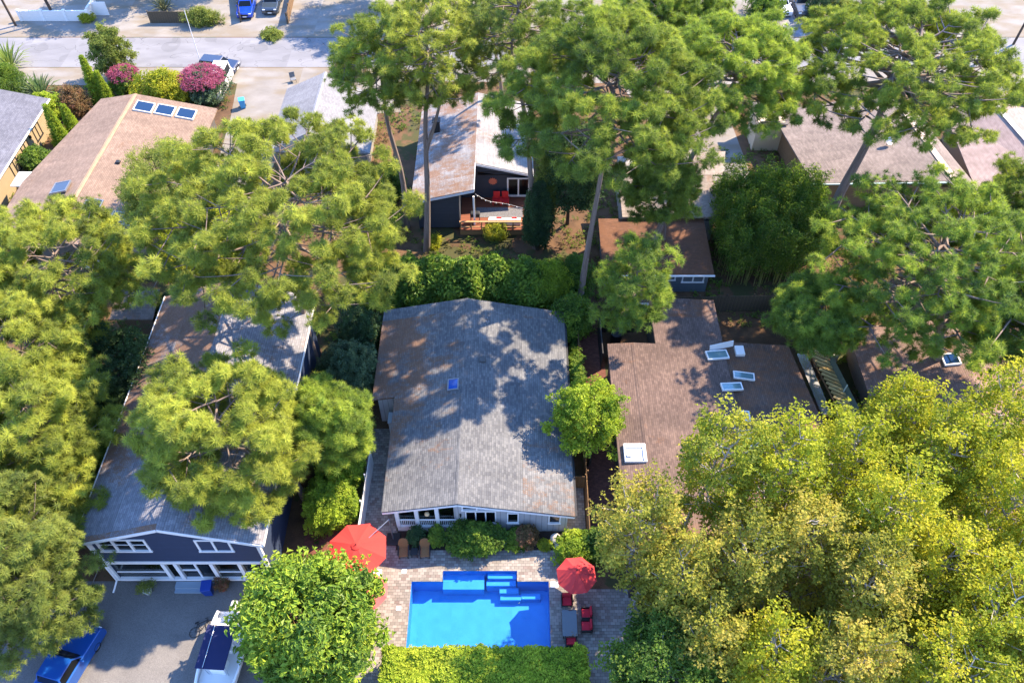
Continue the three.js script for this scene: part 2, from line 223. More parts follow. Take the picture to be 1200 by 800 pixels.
// -- the white house by the pool
{
  const h = thing('white_house', 'low white house with a grey shingle gable roof in front of the pool', 'house');
  const rx = -3.55, rh = 4.35, zF = 17.15, zB = -1.2, k = 0.21, yAt = x => rh - Math.abs(x - rx) * k;
  const lit = (x, y) => (y > 10.4 ? (sm(19, 11, y) * 0.55 + 0.46) * (x < 9 ? 1.08 : x < 13 ? 0.82 : 0.6) * sm(19.5, 16, x + 0.15 * y) : 0.24);
  const rm = roofMat(shingles(2048, 20.48, [102, 105, 109], [164, 165, 162], { seed: 3, litter: lit }));
  const roof = M('roof', [slab([[rx, rh, zB], [rx, rh, zF], [-8.6, yAt(-8.6), zF], [-8.6, yAt(-8.6), zB]]), slab([[-8.6, yAt(-8.6), zB], [-8.6, yAt(-8.6), 7.75], [-10.3, yAt(-10.3), 7.75], [-10.3, yAt(-10.3), zB]]), slab([[rx, rh, zB], [rx, rh, zF], [4.2, yAt(4.2), zF], [4.2, yAt(4.2), zB]])], rm, h, true);
  M('ridge_cap', [slab([[rx, rh + 0.03, zB], [rx, rh + 0.03, zF], [rx - 0.18, rh - 0.01, zF], [rx - 0.18, rh - 0.01, zB]], 0.03), slab([[rx, rh + 0.03, zB], [rx, rh + 0.03, zF], [rx + 0.18, rh - 0.01, zF], [rx + 0.18, rh - 0.01, zB]], 0.03)], rm, roof, true);
  M('fascia', [bar([rx, rh - 0.24, zF - 0.02], [4.18, yAt(4.18) - 0.24, zF - 0.02], 0.2, 0.05), bar([rx, rh - 0.24, zF - 0.02], [-8.58, yAt(-8.58) - 0.24, zF - 0.02], 0.2, 0.05)], MAT.trim, roof);
  M('gutter', bx(0.12, 0.1, 18.2, 4.28, yAt(4.2) - 0.12, 8), MAT.dark, roof);
  const wm = siding(0xdfe0e0, 0xeeeeec, 0.4, true), g = 0.16;
  const y2 = x => yAt(x) - 0.15;
  // front wall, with the porch bay open on its left part
  const A = [-7.85, 16.8], B = [3.75, 16.8], U = x => x + 7.85;
  M('wall', [wallPlane(A, B, [[U(-3.75), 0.05], [U(3.75), 0.05], [U(3.75), y2(3.75)], [U(rx), y2(rx)], [U(-3.75), y2(-3.75)]], g, [[U(-3.1), 1.15, U(-1.1), 2.75], [U(-0.3), 1.2, U(0.42), 2.5], [U(2.5), 1.15, U(3.25), 2.3], [U(-3.3), 2.95, U(-0.4), 3.4]]),
    box4(3.59, -0.8, 3.75, 16.62, 0.05, y2(3.75)), box4(-7.85, 8.0, -7.69, 13.8, 0.05, y2(-7.85)), box4(-9.9, -0.8, -9.74, 7.6, 0.05, y2(-9.9)), box4(-9.74, 7.44, -7.69, 7.6, 0.05, 2.9), box4(-9.74, -0.8, 3.59, -0.64, 0.05, 2.7), box4(-7.69, 13.7, -3.75, 13.86, 0.05, y2(-7.85)), box4(-3.91, 13.86, -3.75, 16.62, 0.05, y2(-3.75))], wm, h);
  M('porch_floor', box4(-7.69, 13.86, -3.91, 16.62, 0.06, 0.55), MAT.boards, h); M('porch_kerb', box4(-7.85, 16.62, -3.91, 16.8, 0.06, 0.6), MAT.white, h); M('porch_wall', box4(-7.85, 13.86, -7.75, 16.6, 0.06, 1.2), wm, h);
  for (const x of [-7.75, -6.42, -5.04]) M('porch_post', bx(0.26, y2(x) - 0.5, 0.2, x, (y2(x) + 0.5) / 2 + 0.02, 16.7), MAT.trim, h);
  for (const [x0, x1] of [[-7.62, -6.55], [-6.29, -5.17], [-4.91, -3.78]]) {
    const gs = [box4(x0, 16.66, x1, 16.74, 1.38, 1.46), box4(x0, 16.66, x1, 16.74, 0.62, 0.7)];
    for (let x = x0 + 0.1; x < x1 - 0.05; x += 0.13) gs.push(bx(0.045, 0.68, 0.045, x, 1.04, 16.7));
    M('porch_railing', gs, MAT.trim, h);
  }
  M('porch_beam', bar([-7.85, y2(-7.85) - 0.1, 16.7], [-3.75, y2(-3.75) - 0.1, 16.7], 0.2, 0.18), MAT.trim, h);
  for (const [x0, x1] of [[-7.61, -6.56], [-6.28, -5.18], [-4.9, -3.8]]) M('porch_screen', box4(x0, 16.55, x1, 16.58, 0.6, y2(x0) - 0.2), MAT.clear, h);
  M('porch_lamp', new THREE.SphereGeometry(0.17, 12, 8).translate(-5.7, 2.3, 16.75), col(0xd9b98a, 0.7), h);
  windowIn(h, A, B, U(-3.1), 1.15, U(-1.1), 2.75, 3, MAT.trim, MAT.glass); windowIn(h, A, B, U(-0.3), 1.2, U(0.42), 2.5, 1, MAT.trim, MAT.glass); windowIn(h, A, B, U(2.5), 1.15, U(3.25), 2.3, 1, MAT.trim, MAT.glass); windowIn(h, A, B, U(-3.3), 2.95, U(-0.4), 3.4, 3, MAT.trim, MAT.glass);
  M('wall_lamp', rb(0.12, 0.3, 0.14, -3.45, 2.35, 16.88, 0.03), MAT.black, h);
  skylight(h, [-4.25, yAt(-4.25) + 0.02, 7.35], 0.85, 0.95, k * 0.97, 'x', 0, new THREE.MeshPhysicalMaterial({ color: 0x1d4f9c, roughness: 0.12, clearcoat: 1 }));
  M('roof_vent', rb(0.5, 0.22, 0.5, -2.2, yAt(-2.2) + 0.1, 4.9, 0.04), col(0x4a4c4c, 0.8), h);
  M('vent_pipe', [cyl(0.05, 0.05, 0.5, -1.9, yAt(-1.9) + 0.2, 1.0, 8), cyl(0.14, 0.16, 0.06, -1.9, yAt(-1.9) + 0.03, 1.0, 10)], MAT.steel, h);
}
// -- the blue two-storey house
{
  const h = thing('blue_house', 'two-storey navy blue house with white trim at the gravel forecourt', 'house');
  const rx = -20.9, rh = 8.0, k = 0.34, zF = 20.85, zB = 0.3, x0 = -26.5, x1 = -15.05, yAt = x => rh - Math.abs(x - rx) * k, y2 = x => yAt(x) - 0.16;
  
  const rm = roofMat(shingles(1024, 20.48, [142, 142, 148], [196, 196, 200], { seed: 11, litter: () => 0.45 })), rmStraw = roofMat(shingles(2048, 20.48, [138, 138, 144], [190, 190, 194], { seed: 12, litter: (x, y) => 0.98 * sm(19, 14, x) + 0.1 }));
  const roof = M('roof', slab([[rx, rh, zB], [rx, rh, zF], [x1, yAt(x1), zF], [x1, yAt(x1), zB]]), rm, h, true);
  M('roof', slab([[rx, rh, zB], [rx, rh, zF], [x0, yAt(x0), zF], [x0, yAt(x0), zB]]), rmStraw, h, true);
  M('fascia', [bar([rx, rh - 0.2, zF + 0.03], [x0 - 0.02, yAt(x0) - 0.2, zF + 0.03], 0.24, 0.05), bar([rx, rh - 0.2, zF + 0.03], [x1, yAt(x1) - 0.2, zF + 0.03], 0.24, 0.05), bx(0.06, 0.2, 20.6, x0 - 0.04, yAt(x0) - 0.06, 10.6), bx(0.06, 0.2, 20.6, x1 + 0.04, yAt(x1) - 0.06, 10.6)], MAT.trim, roof);
  const wm = siding(0x33476a, 0x3d5378, 0.18), A = [-25.9, 20.5], B = [-15.6, 20.5], U = x => x + 25.9;
  M('wall', [wallPlane(A, B, [[0, 2.9], [10.3, 2.9], [10.3, y2(-15.6)], [U(rx), y2(rx)], [0, y2(-25.9)]], 0.2, [[0.5, 4.5, 3.5, 5.95]]), box4(-25.9, 0.8, -25.7, 20.3, 0, y2(-25.9)), box4(-15.8, 0.8, -15.6, 20.3, 0, y2(-15.6)), box4(-25.7, 0.8, -15.8, 1.0, 0, 6.2), box4(-25.7, 17.0, -15.8, 17.15, 0, 2.85)], wm, h);
  windowIn(h, A, B, 0.5, 4.5, 3.5, 5.95, 3, MAT.trim, MAT.glass, { f: 0.14, sash: true });
  windowIn(h, A, B, 6.6, 4.5, 8.6, 5.9, 2, MAT.trim, MAT.glass, { f: 0.14, sash: true });
  M('corner_board', box4(-25.98, 20.42, -25.76, 20.58, 0.35, y2(-25.9) - 0.1), MAT.trim, h); M('corner_board', box4(-15.72, 20.42, -15.5, 20.58, 0.35, y2(-15.6) - 0.1), MAT.trim, h);
  M('floor_beam', box4(-25.75, 20.35, -15.75, 20.56, 2.75, 3.05), MAT.trim, h); M('sill_beam', box4(-25.75, 20.35, -15.75, 20.56, 0.3, 0.52), MAT.trim, h);
  for (const x of [-22.3, -21.5, -19.2, -17.4]) M('porch_post', bx(0.24, 2.3, 0.2, x, 1.63, 20.46), MAT.trim, h);
  for (const [a, b] of [[-25.7, -22.42], [-19.08, -17.52], [-17.28, -15.75]]) { const s = M('porch_screen', box4(a, 20.3, b, 20.33, 0.5, 2.75), MAT.clear, h); M('mid_rail', box4(a, 20.35, b, 20.42, 1.25, 1.33), MAT.trim, s); }
  const d = M('door', box4(-21.38, 20.28, -19.32, 20.33, 0.52, 2.75), MAT.glass, h); M('door_frame', [box4(-20.42, 20.34, -20.28, 20.42, 0.52, 2.75), box4(-21.38, 20.34, -20.42, 20.42, 1.5, 1.6)], MAT.trim, d);
  M('porch_floor', box4(-25.7, 17.15, -15.8, 20.3, 0.05, 0.3), MAT.boards, h); M('porch_ceiling', box4(-25.7, 17.15, -15.8, 20.3, 2.78, 2.86), MAT.boards, h);
  M('downspout', [rod([-25.95, 0.5, 20.62], [-25.95, 6.2, 20.62], 0.06), rod([-25.95, 0.5, 20.62], [-26.1, 0.12, 21.3], 0.06)], MAT.trim, h);
  M('front_step', [box4(-22.1, 20.6, -19.6, 21.05, 0.02, 0.3), box4(-22.1, 21.05, -19.6, 21.3, 0.02, 0.14)], col(0x7d8d98, 0.8), h);
  M('chimney_pipe', [cyl(0.12, 0.12, 0.8, -18.2, yAt(-18.2) + 0.3, 7, 10), cyl(0.18, 0.18, 0.08, -18.2, yAt(-18.2) + 0.72, 7, 10)], MAT.steel, h);
  skylight(h, [-17.0, yAt(-17) + 0.02, 10.2], 0.9, 1.2, -k * 0.95, 'x');
}
// -- the brown-roofed house
{
  const h = thing('brown_roofed_house', 'wide house with brown shingle roof and white-framed skylights beside the tall yellowing trees', 'house');
  const k = 0.15, rx = 9.3, rh = 3.75;
  const lit = (x, y) => 0.3 + 0.45 * sm(6, 2, x);
  const rm = roofMat(shingles(2048, 20.48, [104, 84, 76], [158, 132, 118], { seed: 21, litter: lit }));
  const lowM = roofMat(shingles(1024, 12, [96, 80, 72], [148, 124, 108], { seed: 24, litter: (x, y) => 0.72 }));
  const E = (x) => rh - Math.abs(x - rx) * k * 0.45;
  const roof = M('roof', [slab([[rx, E(rx), 2.9], [rx, E(rx), 22], [7.3, E(7.3), 22], [7.3, E(7.3), 2.9]]), slab([[rx, E(rx), 2.9], [rx, E(rx), 22], [16.3, E(16.3), 22], [16.3, E(16.3), 2.9]]), slab([[11.0, E(11), -2], [11.0, E(11), 2.9], [16.3, E(16.3), 2.9], [16.3, E(16.3), -2]])], rm, h, true);
  const R2 = (x) => 3.0 - (x - 16.35) * 0.08;
  M('lower_roof', slab([[16.35, R2(16.35), 2.2], [16.35, R2(16.35), 22], [23.6, R2(23.6), 22], [22.9, R2(22.9), 12], [21.6, R2(21.6), 2.2]]), lowM, h, true);
  const wm = siding(0x4a453f, 0x5c564e, 0.2);
  M('wall', [box4(7.6, 3.2, 7.8, 21.6, 0, 3.4), box4(7.8, 21.4, 22.6, 21.6, 0, 2.2), box4(11.2, -1.7, 16.0, -1.5, 0, 3.1), box4(11.2, -1.5, 11.4, 3.0, 0, 3.4), box4(7.8, 3.2, 11.2, 3.4, 0, 3.4), box4(21.2, 2.6, 21.4, 21.4, 0, 2.4), box4(16.1, 2.5, 21.2, 2.6, 0, 2.5), box4(15.9, -1.5, 16.1, 2.5, 0, 3.0)], wm, h);
  windowIn(h, [7.6, 21.6], [22.6, 21.6], 4.2, 0.6, 8.2, 2.0, 3, col(0x9aa6ac, 0.6), MAT.glass, { f: 0.16 });
  for (const [px, pz, w, l, t] of [[15.6, 3.9, 1.7, 0.75, 0.16], [17.4, 5.6, 1.6, 0.6, -0.1], [16.2, 6.9, 1.6, 0.6, 0.1], [16.6, 9.3, 1.1, 0.8, -0.05], [16.8, 11.6, 1.0, 0.6, 0]]) skylight(h, [px, (px > 16.35 ? R2(px) : E(px)) + 0.08, pz], w, l, px > 16.35 ? -0.08 : -0.0675, 'x', t, new THREE.MeshPhysicalMaterial({ color: 0x6f8f94, roughness: 0.1, metalness: 0.3, clearcoat: 1 }), MAT.white);
  M('roof_hatch', [rb(1.55, 0.22, 1.5, 8.45, E(8.45) + 0.1, 12.9, 0.05), rb(1.2, 0.1, 0.08, 8.45, E(8.45) + 0.25, 12.5, 0.02), rb(0.08, 0.1, 1.1, 9.0, E(8.45) + 0.25, 13.0, 0.02), rb(0.3, 0.12, 0.2, 8.0, E(8.45) + 0.26, 13.2, 0.03)], col(0xb9bdc0, 0.6), h);
  M('roof_curb', [rb(0.7, 0.3, 0.9, 17.5, 3.1, 3.2, 0.04), bar([15.1, 3.6, 3.35], [17.0, 3.55, 2.8], 0.5, 0.06)], MAT.white, h);
  M('metal_flashing', [0, 1, 2, 3, 4, 5].map(i => bx(0.75, 0.03, 0.98, 22.55 + i * 0.09, 2.46 + (i % 2) * 0.005, 3.4 + i * 0.96, 0.1)), MAT.chrome, h);
  M('ridge_cap', [slab([[rx, rh + 0.03, 3], [rx, rh + 0.03, 21.9], [rx - 0.2, rh, 21.9], [rx - 0.2, rh, 3]], 0.03), slab([[rx, rh + 0.03, 3], [rx, rh + 0.03, 21.9], [rx + 0.2, rh, 21.9], [rx + 0.2, rh, 3]], 0.03)], rm, h, true);
}
// -- the house with the deck
{
  const h = thing('deck_house', 'dark house with pale straw-strewn roof and a red-brown back deck', 'house');
  const rx = -3.4, rh = 5, k = 0.25, yAt = x => rh - Math.abs(x - rx) * k, y2 = x => yAt(x) - 0.15;
  const rm = roofMat(shingles(1024, 16, [164, 164, 168], [204, 202, 200], { seed: 31, litter: (x, y) => (y > 7 && y < 14.5 ? 0.82 : 0.42) }));
  const roof = M('roof', [slab([[rx, rh, -29], [rx, rh, -13.8], [-9.1, yAt(-9.1), -13.8], [-9.1, yAt(-9.1), -29]]), slab([[rx, rh, -29], [rx, rh, -17.6], [2.0, yAt(2), -17.6], [2.0, yAt(2), -29]])], rm, h, true);
  M('fascia', [bar([rx, rh - 0.18, -13.77], [-9.1, yAt(-9.1) - 0.18, -13.77], 0.2, 0.05), bar([rx + 0.03, rh - 0.18, -17.57], [2, yAt(2) - 0.18, -17.57], 0.2, 0.05), bx(0.05, 0.3, 3.8, rx + 0.03, rh - 0.12, -15.7)], col(0xc9ccd2, 0.6), roof);
  const wm = siding(0x3a4452, 0x465160, 0.18);
  const A = [-8.6, -14.1], B = [-4.8, -14.1], A2 = [rx, -17.9], B2 = [1.7, -17.9];
  M('wall', [wallPlane(A, B, [[0, 0.3], [3.8, 0.3], [3.8, y2(-4.8)], [0, y2(-8.6)]], 0.15), wallPlane(A2, B2, [[0, 0.3], [5.1, 0.3], [5.1, y2(1.7)], [0, y2(rx)]], 0.15, [[0.2, 3.45, 4.6, 3.75], [3.0, 0.95, 5.0, 3.0]]), box4(-4.95, -17.9, -4.8, -14.25, 0.3, 4.5), box4(-4.8, -18.05, rx, -17.9, 0.3, 4.4), box4(-8.6, -28.6, -8.45, -14.25, 0, y2(-8.6)), box4(1.55, -28.6, 1.7, -18.05, 0, y2(1.7)), box4(-8.45, -28.6, 1.55, -28.45, 0, 3.4)], wm, h);
  windowIn(h, A2, B2, 3.0, 0.95, 5.0, 3.0, 2, MAT.trim, MAT.glass, { f: 0.14 }); windowIn(h, A2, B2, 0.2, 3.45, 4.6, 3.75, 3, MAT.dark, MAT.glass, { f: 0.06 });
  const dk = M('deck', box4(-4.78, -17.85, 2.1, -13.3, 0.62, 0.74), MAT.deck, h);
  M('skirt', box4(-4.78, -13.36, 2.1, -13.29, 0.1, 0.6), MAT.post, dk);
  const rl = M('deck_railing', [box4(-4.8, -13.42, 2.15, -13.26, 1.62, 1.7), box4(2.0, -17.8, 2.12, -13.42, 1.62, 1.7), box4(-4.7, -13.37, 2.1, -13.31, 1.0, 1.08)], col(0xb08a62, 0.9), h);
  for (let i = 0; i < 8; i++) M('railing_post', bx(0.1, 0.95, 0.1, -4.7 + i * 0.96, 1.16, -13.34), MAT.post, rl);
  M('porch_post', bx(0.16, 3.7, 0.16, rx - 0.05, 2.2, -14.0), MAT.trim, h);
  M('wall_ornament', (() => { const s = new THREE.Shape(); for (let i = 0; i <= 40; i++) { const a = i / 40 * Math.PI * 2, r = 0.36 + 0.08 * Math.cos(a * 12); i ? s.lineTo(Math.cos(a) * r, Math.sin(a) * r) : s.moveTo(r, 0); } return new THREE.ExtrudeGeometry(s, { depth: 0.05, bevelEnabled: false }).translate(-1.8, 2.7, -17.88); })(), col(0xc56a4e, 0.7), h);
  M('chimney', [box4(-7.6, -24.2, -7.0, -23.6, 3.6, 5.2), box4(-7.7, -24.3, -6.9, -23.5, 5.2, 5.3)], MAT.dark, h);
}
// -- the tan-roofed house with five skylights
{
  const h = thing('tan_roofed_house', 'long house with pinkish tan gable roof and blue skylights near the street', 'house');
  const rm = roofMat(shingles(2048, 24, [150, 124, 104], [190, 162, 138], { seed: 41, litter: () => 0.3 }));
  const a = [-38.1, 4.6, -29.4], b = [-38.9, 4.6, -7.6];
  const roof = M('roof', [slab([a, b, [-45.6, 3.05, -7.6], [-45.6, 3.05, -17.2], [-42.2, 3.55, -30.1]]), slab([a, b, [-30.2, 3.0, -7.6], [-30.2, 3.0, -29.2]])], rm, h, true);
  M('ridge_cap', [slab([[-38.1, 4.64, -29.4], [-38.9, 4.64, -7.6], [-39.12, 4.58, -7.6], [-38.32, 4.58, -29.4]], 0.03), slab([[-38.1, 4.64, -29.4], [-38.9, 4.64, -7.6], [-38.68, 4.58, -7.6], [-37.88, 4.58, -29.4]], 0.03)], roofMat(shingles(512, 6, [206, 170, 128], [222, 190, 150], { seed: 44 })), roof, true);
  const wm = siding(0x6b6660, 0x7b756d, 0.18);
  M('wall', [box4(-44.8, -16.5, -44.6, -8.0, 0, 3.0), box4(-41.6, -28.8, -41.4, -16.5, 0, 3.2), box4(-44.6, -16.5, -41.6, -16.3, 0, 3.0), box4(-30.9, -28.8, -30.7, -8.0, 0, 2.9), wallPlane([-44.8, -8.0], [-30.7, -8.0], [[0, 0], [14.1, 0], [14.1, 2.9], [5.95, 4.4], [0, 3.0]], 0.2, [[7.6, 1.1, 10.2, 2.9]]), box4(-41.4, -28.8, -30.9, -28.6, 0, 3.1)], wm, h);
  windowIn(h, [-44.8, -8.0], [-30.7, -8.0], 7.6, 1.1, 10.2, 2.9, 2, MAT.trim, MAT.glass, { f: 0.16 });
  const sl = x => 4.6 - (x + 38.3) * 0.2;
  for (const x of [-36.7, -34.75, -32.75]) skylight(h, [x, sl(x) + 0.05, -27.4], 1.75, 1.5, -0.2, 'x', -0.03, MAT.skyglass, col(0xc9c6c0, 0.6));
  skylight(h, [-40.6, 4.32, -14.9], 1.6, 1.4, 0.22, 'x'); skylight(h, [-36.9, sl(-36.9) + 0.04, -12.4], 1.4, 1.5, -0.2, 'x'); skylight(h, [-34.2, sl(-34.2) + 0.04, -11.2], 1.8, 1.5, -0.2, 'x');
  for (const [x, z] of [[-36.6, -18.6], [-35.3, -16.2]]) M('roof_vent', rb(0.4, 0.2, 0.4, x, sl(x) + 0.1, z, 0.05), MAT.dark, h);
  M('flat_awning', box4(-46.9, -19.4, -45.3, -17.3, 2.5, 2.6), MAT.white, h);
}
// -- the cream house with slate-grey roof
{
  const h = thing('cream_house', 'cream walled house with slate grey roof behind the arborvitae', 'house');
  const rm = roofMat(shingles(1024, 16, [112, 114, 126], [150, 152, 162], { seed: 51 }));
  M('roof', [slab([[-48.1, 3.0, -31], [-48.1, 3.0, -14], [-53.5, 4.3, -14], [-53.5, 4.3, -31]]), slab([[-59, 3.0, -31], [-59, 3.0, -14], [-53.5, 4.3, -14], [-53.5, 4.3, -31]])], rm, h, true);
  M('gutter', bx(0.12, 0.12, 17, -48.05, 2.92, -22.5), MAT.trim, h);
  M('wall', [box4(-58.6, -30.6, -48.5, -14.4, 0, 2.85)], siding(0xcdb487, 0xdcc59a, 0.2), h);
  for (const z of [-27.2, -24.2, -21.4]) windowIn(h, [-48.5, z + 0.8], [-48.5, z - 0.8], 0.1, 0.9, 1.5, 2.3, 2, MAT.dark, MAT.glass, { f: 0.1 });
  M('wall_lamp', rb(0.2, 0.3, 0.2, -48.4, 2.1, -25.6, 0.04), MAT.black, h);
}
// -- the garage
{
  const h = thing('garage', 'grey roofed garage beside the gravel drive', 'garage');
  const rm = roofMat(shingles(1024, 12, [150, 150, 152], [184, 184, 184], { seed: 61 }));
  M('roof', [slab([[-19.5, 4.5, -33.6], [-19.6, 4.5, -23], [-23.7, 3, -22], [-23.7, 3, -32.8]]), slab([[-19.5, 4.5, -33.6], [-19.6, 4.5, -23], [-13.8, 2.8, -22], [-13.8, 2.8, -31.4]]), slab([[-19.6, 4.5, -23], [-23.7, 3, -22], [-13.8, 2.8, -22]])], rm, h, true);
  M('ridge_cap', [slab([[-19.5, 4.54, -33.6], [-19.6, 4.54, -23], [-19.8, 4.46, -23], [-19.7, 4.46, -33.6]], 0.03), slab([[-19.5, 4.54, -33.6], [-19.6, 4.54, -23], [-19.4, 4.47, -23], [-19.3, 4.47, -33.6]], 0.03)], roofMat(shingles(256, 4, [182, 182, 182], [202, 202, 202], { seed: 62 })), h, true);
  M('wall', box4(-23.2, -31.2, -14.3, -22.5, 0, 2.75), siding(0xb9b4a8, 0xc7c2b6, 0.2), h);
  M('door', box4(-20.5, -31.3, -17.2, -31.2, 0.05, 2.2), MAT.white, h);
}
// -- the small two-part cottage
{
  const h = thing('cottage', 'small pale cottage with a weathered upper roof and brown lower roof beside the bamboo', 'cottage');
  const up = roofMat(shingles(1024, 12, [164, 150, 136], [206, 192, 178], { seed: 71, litter: () => 0.42 })), lo = roofMat(shingles(1024, 12, [112, 78, 58], [164, 116, 86], { seed: 72, litter: () => 0.9, litBright: 0.85 }));
  M('roof', [slab([[9.8, 3.3, -12.1], [18.5, 3.3, -12.1], [18.5, 3.9, -17.2], [9.8, 3.9, -17.2]]), slab([[11.8, 3.9, -17.25], [19.5, 3.9, -17.25], [20.5, 3.4, -21.5], [12.5, 3.4, -21.5]])], up, h, true);
  M('lower_roof', slab([[7.7, 2.45, -5.7], [17.1, 2.45, -5.7], [17.1, 2.95, -12.3], [7.7, 2.95, -12.3]]), lo, h, true);
  const wm = siding(0xc2bcae, 0xd2ccbe, 0.25, true), wb = siding(0x7d8d94, 0x8b9aa0, 0.2);
  M('wall', [wallPlane([10.1, -12.5], [18.2, -12.5], [[0, 2.6], [8.1, 2.6], [8.1, 3.2], [0, 3.2]], 0.12), box4(10.1, -21, 18.2, -12.62, 0, 3.2)], wm, h);
  M('lower_wall', [box4(8.0, -12.3, 16.8, -6.1, 0, 2.35)], wb, h);
  windowIn(h, [8.0, -6.1], [16.8, -6.1], 6.6, 1.2, 8.4, 2.15, 2, MAT.trim, MAT.glass, { f: 0.12 }); windowIn(h, [8.0, -6.1], [16.8, -6.1], 5.3, 1.45, 5.95, 2.0, 1, MAT.trim, MAT.glass, { f: 0.1 });
  windowIn(h, [10.1, -12.5], [18.2, -12.5], 1.2, 2.62, 2.0, 3.05, 1, MAT.trim, MAT.glass, { f: 0.08 }); windowIn(h, [10.1, -12.5], [18.2, -12.5], 6.9, 2.62, 7.8, 3.05, 2, MAT.dark, MAT.glass, { f: 0.06 });
  M('gutter', bx(9.5, 0.12, 0.12, 12.4, 2.4, -5.62), MAT.trim, h); M('roof_vent', [rb(0.55, 0.25, 0.5, 11.8, 2.9, -8.3, 0.05), rb(0.3, 0.12, 0.3, 11.8, 3.05, -8.3, 0.03)], MAT.white, h);
}
// -- the lean-to shed behind the brown roof
{
  const h = thing('shed', 'little brown roofed shed between the cottage and the brown-roofed house', 'shed');
  M('roof', slab([[9.2, 2.2, -2.7], [12.4, 2.2, -2.7], [12.4, 2.5, -5], [9.2, 2.5, -5]], 0.1), roofMat(shingles(256, 4, [100, 84, 78], [140, 120, 110], { seed: 74, litter: () => 0.5 })), h, true);
  M('wall', box4(9.4, -4.8, 12.2, -2.9, 0, 2.15), siding(0x8b8f92, 0x9aa0a3, 0.2), h); M('fascia', box4(9.2, -2.69, 12.4, -2.62, 2.02, 2.2), MAT.trim, h);
}
// -- two houses by the street beyond the bamboo
{
  const h = thing('street_house', 'taupe roofed house with a satellite dish beyond the bamboo', 'house');
  const rm = roofMat(shingles(1024, 16, [134, 120, 112], [182, 166, 154], { seed: 81, litter: () => 0.25 }));
  M('roof', [slab([[26.4, 3.0, -28.6], [28.0, 3.0, -17.2], [40.2, 4.3, -15.9], [38.4, 4.3, -30]]), slab([[40.2, 4.3, -15.9], [38.4, 4.3, -30], [40.4, 3.5, -30.4], [42.6, 3.5, -16.2]])], rm, h, true);
  M('ridge_cap', slab([[40.0, 4.37, -15.9], [38.2, 4.37, -30], [38.8, 4.34, -30], [40.6, 4.34, -15.9]], 0.03), col(0xc7b5a4, 0.9), h, true);
  M('wall', prism([[27, -28.1], [28.5, -17.7], [42, -16.6], [39.9, -29.9]], 0, 2.9), siding(0xa5835f, 0xb5946e, 0.2), h);
  M('gutter', bar([27.95, 2.95, -17.05], [40.2, 4.2, -15.78], 0.12), col(0x9fb8b0, 0.6), h);
  M('dormer', [box4(24.6, -29.3, 27.3, -26.2, 0, 3.4)], col(0xc5b59c, 0.85), h); M('dormer_roof', slab([[24.4, 3.6, -29.6], [27.5, 3.6, -29.6], [27.5, 3.3, -26], [24.4, 3.3, -26]], 0.12), roofMat(shingles(256, 4, [120, 112, 106], [150, 142, 136], { seed: 83 })), h, true);
}
{
  const h = thing('gable_house', 'pinkish tan gable roofed house next to the taupe roof', 'house');
  const rm = roofMat(shingles(1024, 16, [176, 150, 138], [214, 190, 178], { seed: 91 }));
  M('roof', [slab([[44.2, 3.0, -29.4], [42.6, 3.0, -14], [50, 4.5, -14], [48.2, 4.5, -28.4]]), slab([[50, 4.5, -14], [48.2, 4.5, -28.4], [54, 3.1, -28.4], [56, 3.1, -14]])], rm, h, true);
  M('ridge_cap', slab([[50.2, 4.56, -14], [48.4, 4.56, -28.4], [47.9, 4.54, -28.4], [49.7, 4.54, -14]], 0.04), col(0xcfc8c0, 0.9), h, true);
  M('wall', prism([[44.8, -28.2], [43.4, -14.5], [55.4, -14.5], [53.6, -28]], 0, 2.85), siding(0xb0a08c, 0xbcae9a, 0.2), h);
  M('roof_vent', rb(0.5, 0.4, 0.5, 46, 3.9, -17.5, 0.06), MAT.dark, h);
}
{
  const h = thing('straw_roofed_house', 'pinkish brown low roof littered with pine straw under the spreading pine', 'house');
  const rm = roofMat(shingles(1024, 16, [140, 112, 100], [190, 160, 144], { seed: 95, litter: () => 0.62 }));
  M('roof', [slab([[26.6, 2.6, 0.6], [26.6, 2.6, 13], [34, 3.9, 13], [34, 3.9, 0.6]]), slab([[41.5, 2.6, 0.6], [41.5, 2.6, 13], [34, 3.9, 13], [34, 3.9, 0.6]])], rm, h, true);
  M('wall', box4(27.1, 1.1, 41, 12.5, 0, 2.5), siding(0x9b8f80, 0xa99c8c, 0.2), h);
  skylight(h, [33.0, 3.76, 4.6], 1.2, 1.0, 0.175, 'x', 0, MAT.skyglass, MAT.white);
}
{
  const h = thing('dark_outbuilding', 'small greyish brown outbuilding tucked under the pines beside the blue house', 'outbuilding');
  M('roof', [slab([[-32.4, 2.5, -0.6], [-28.9, 2.5, -0.6], [-28.9, 3.1, -3.4], [-32.4, 3.1, -3.4]], 0.12)], roofMat(shingles(256, 5, [112, 104, 98], [160, 150, 142], { seed: 97, litter: () => 0.5 })), h, true);
  M('wall', box4(-32.1, -3.2, -29.2, -0.9, 0, 2.4), siding(0x7b7067, 0x8b8076, 0.16, true), h);
  windowIn(h, [-29.2, -1.2], [-29.2, -3.0], 0.4, 0.9, 1.4, 2.0, 1, MAT.trim, MAT.glass);
}

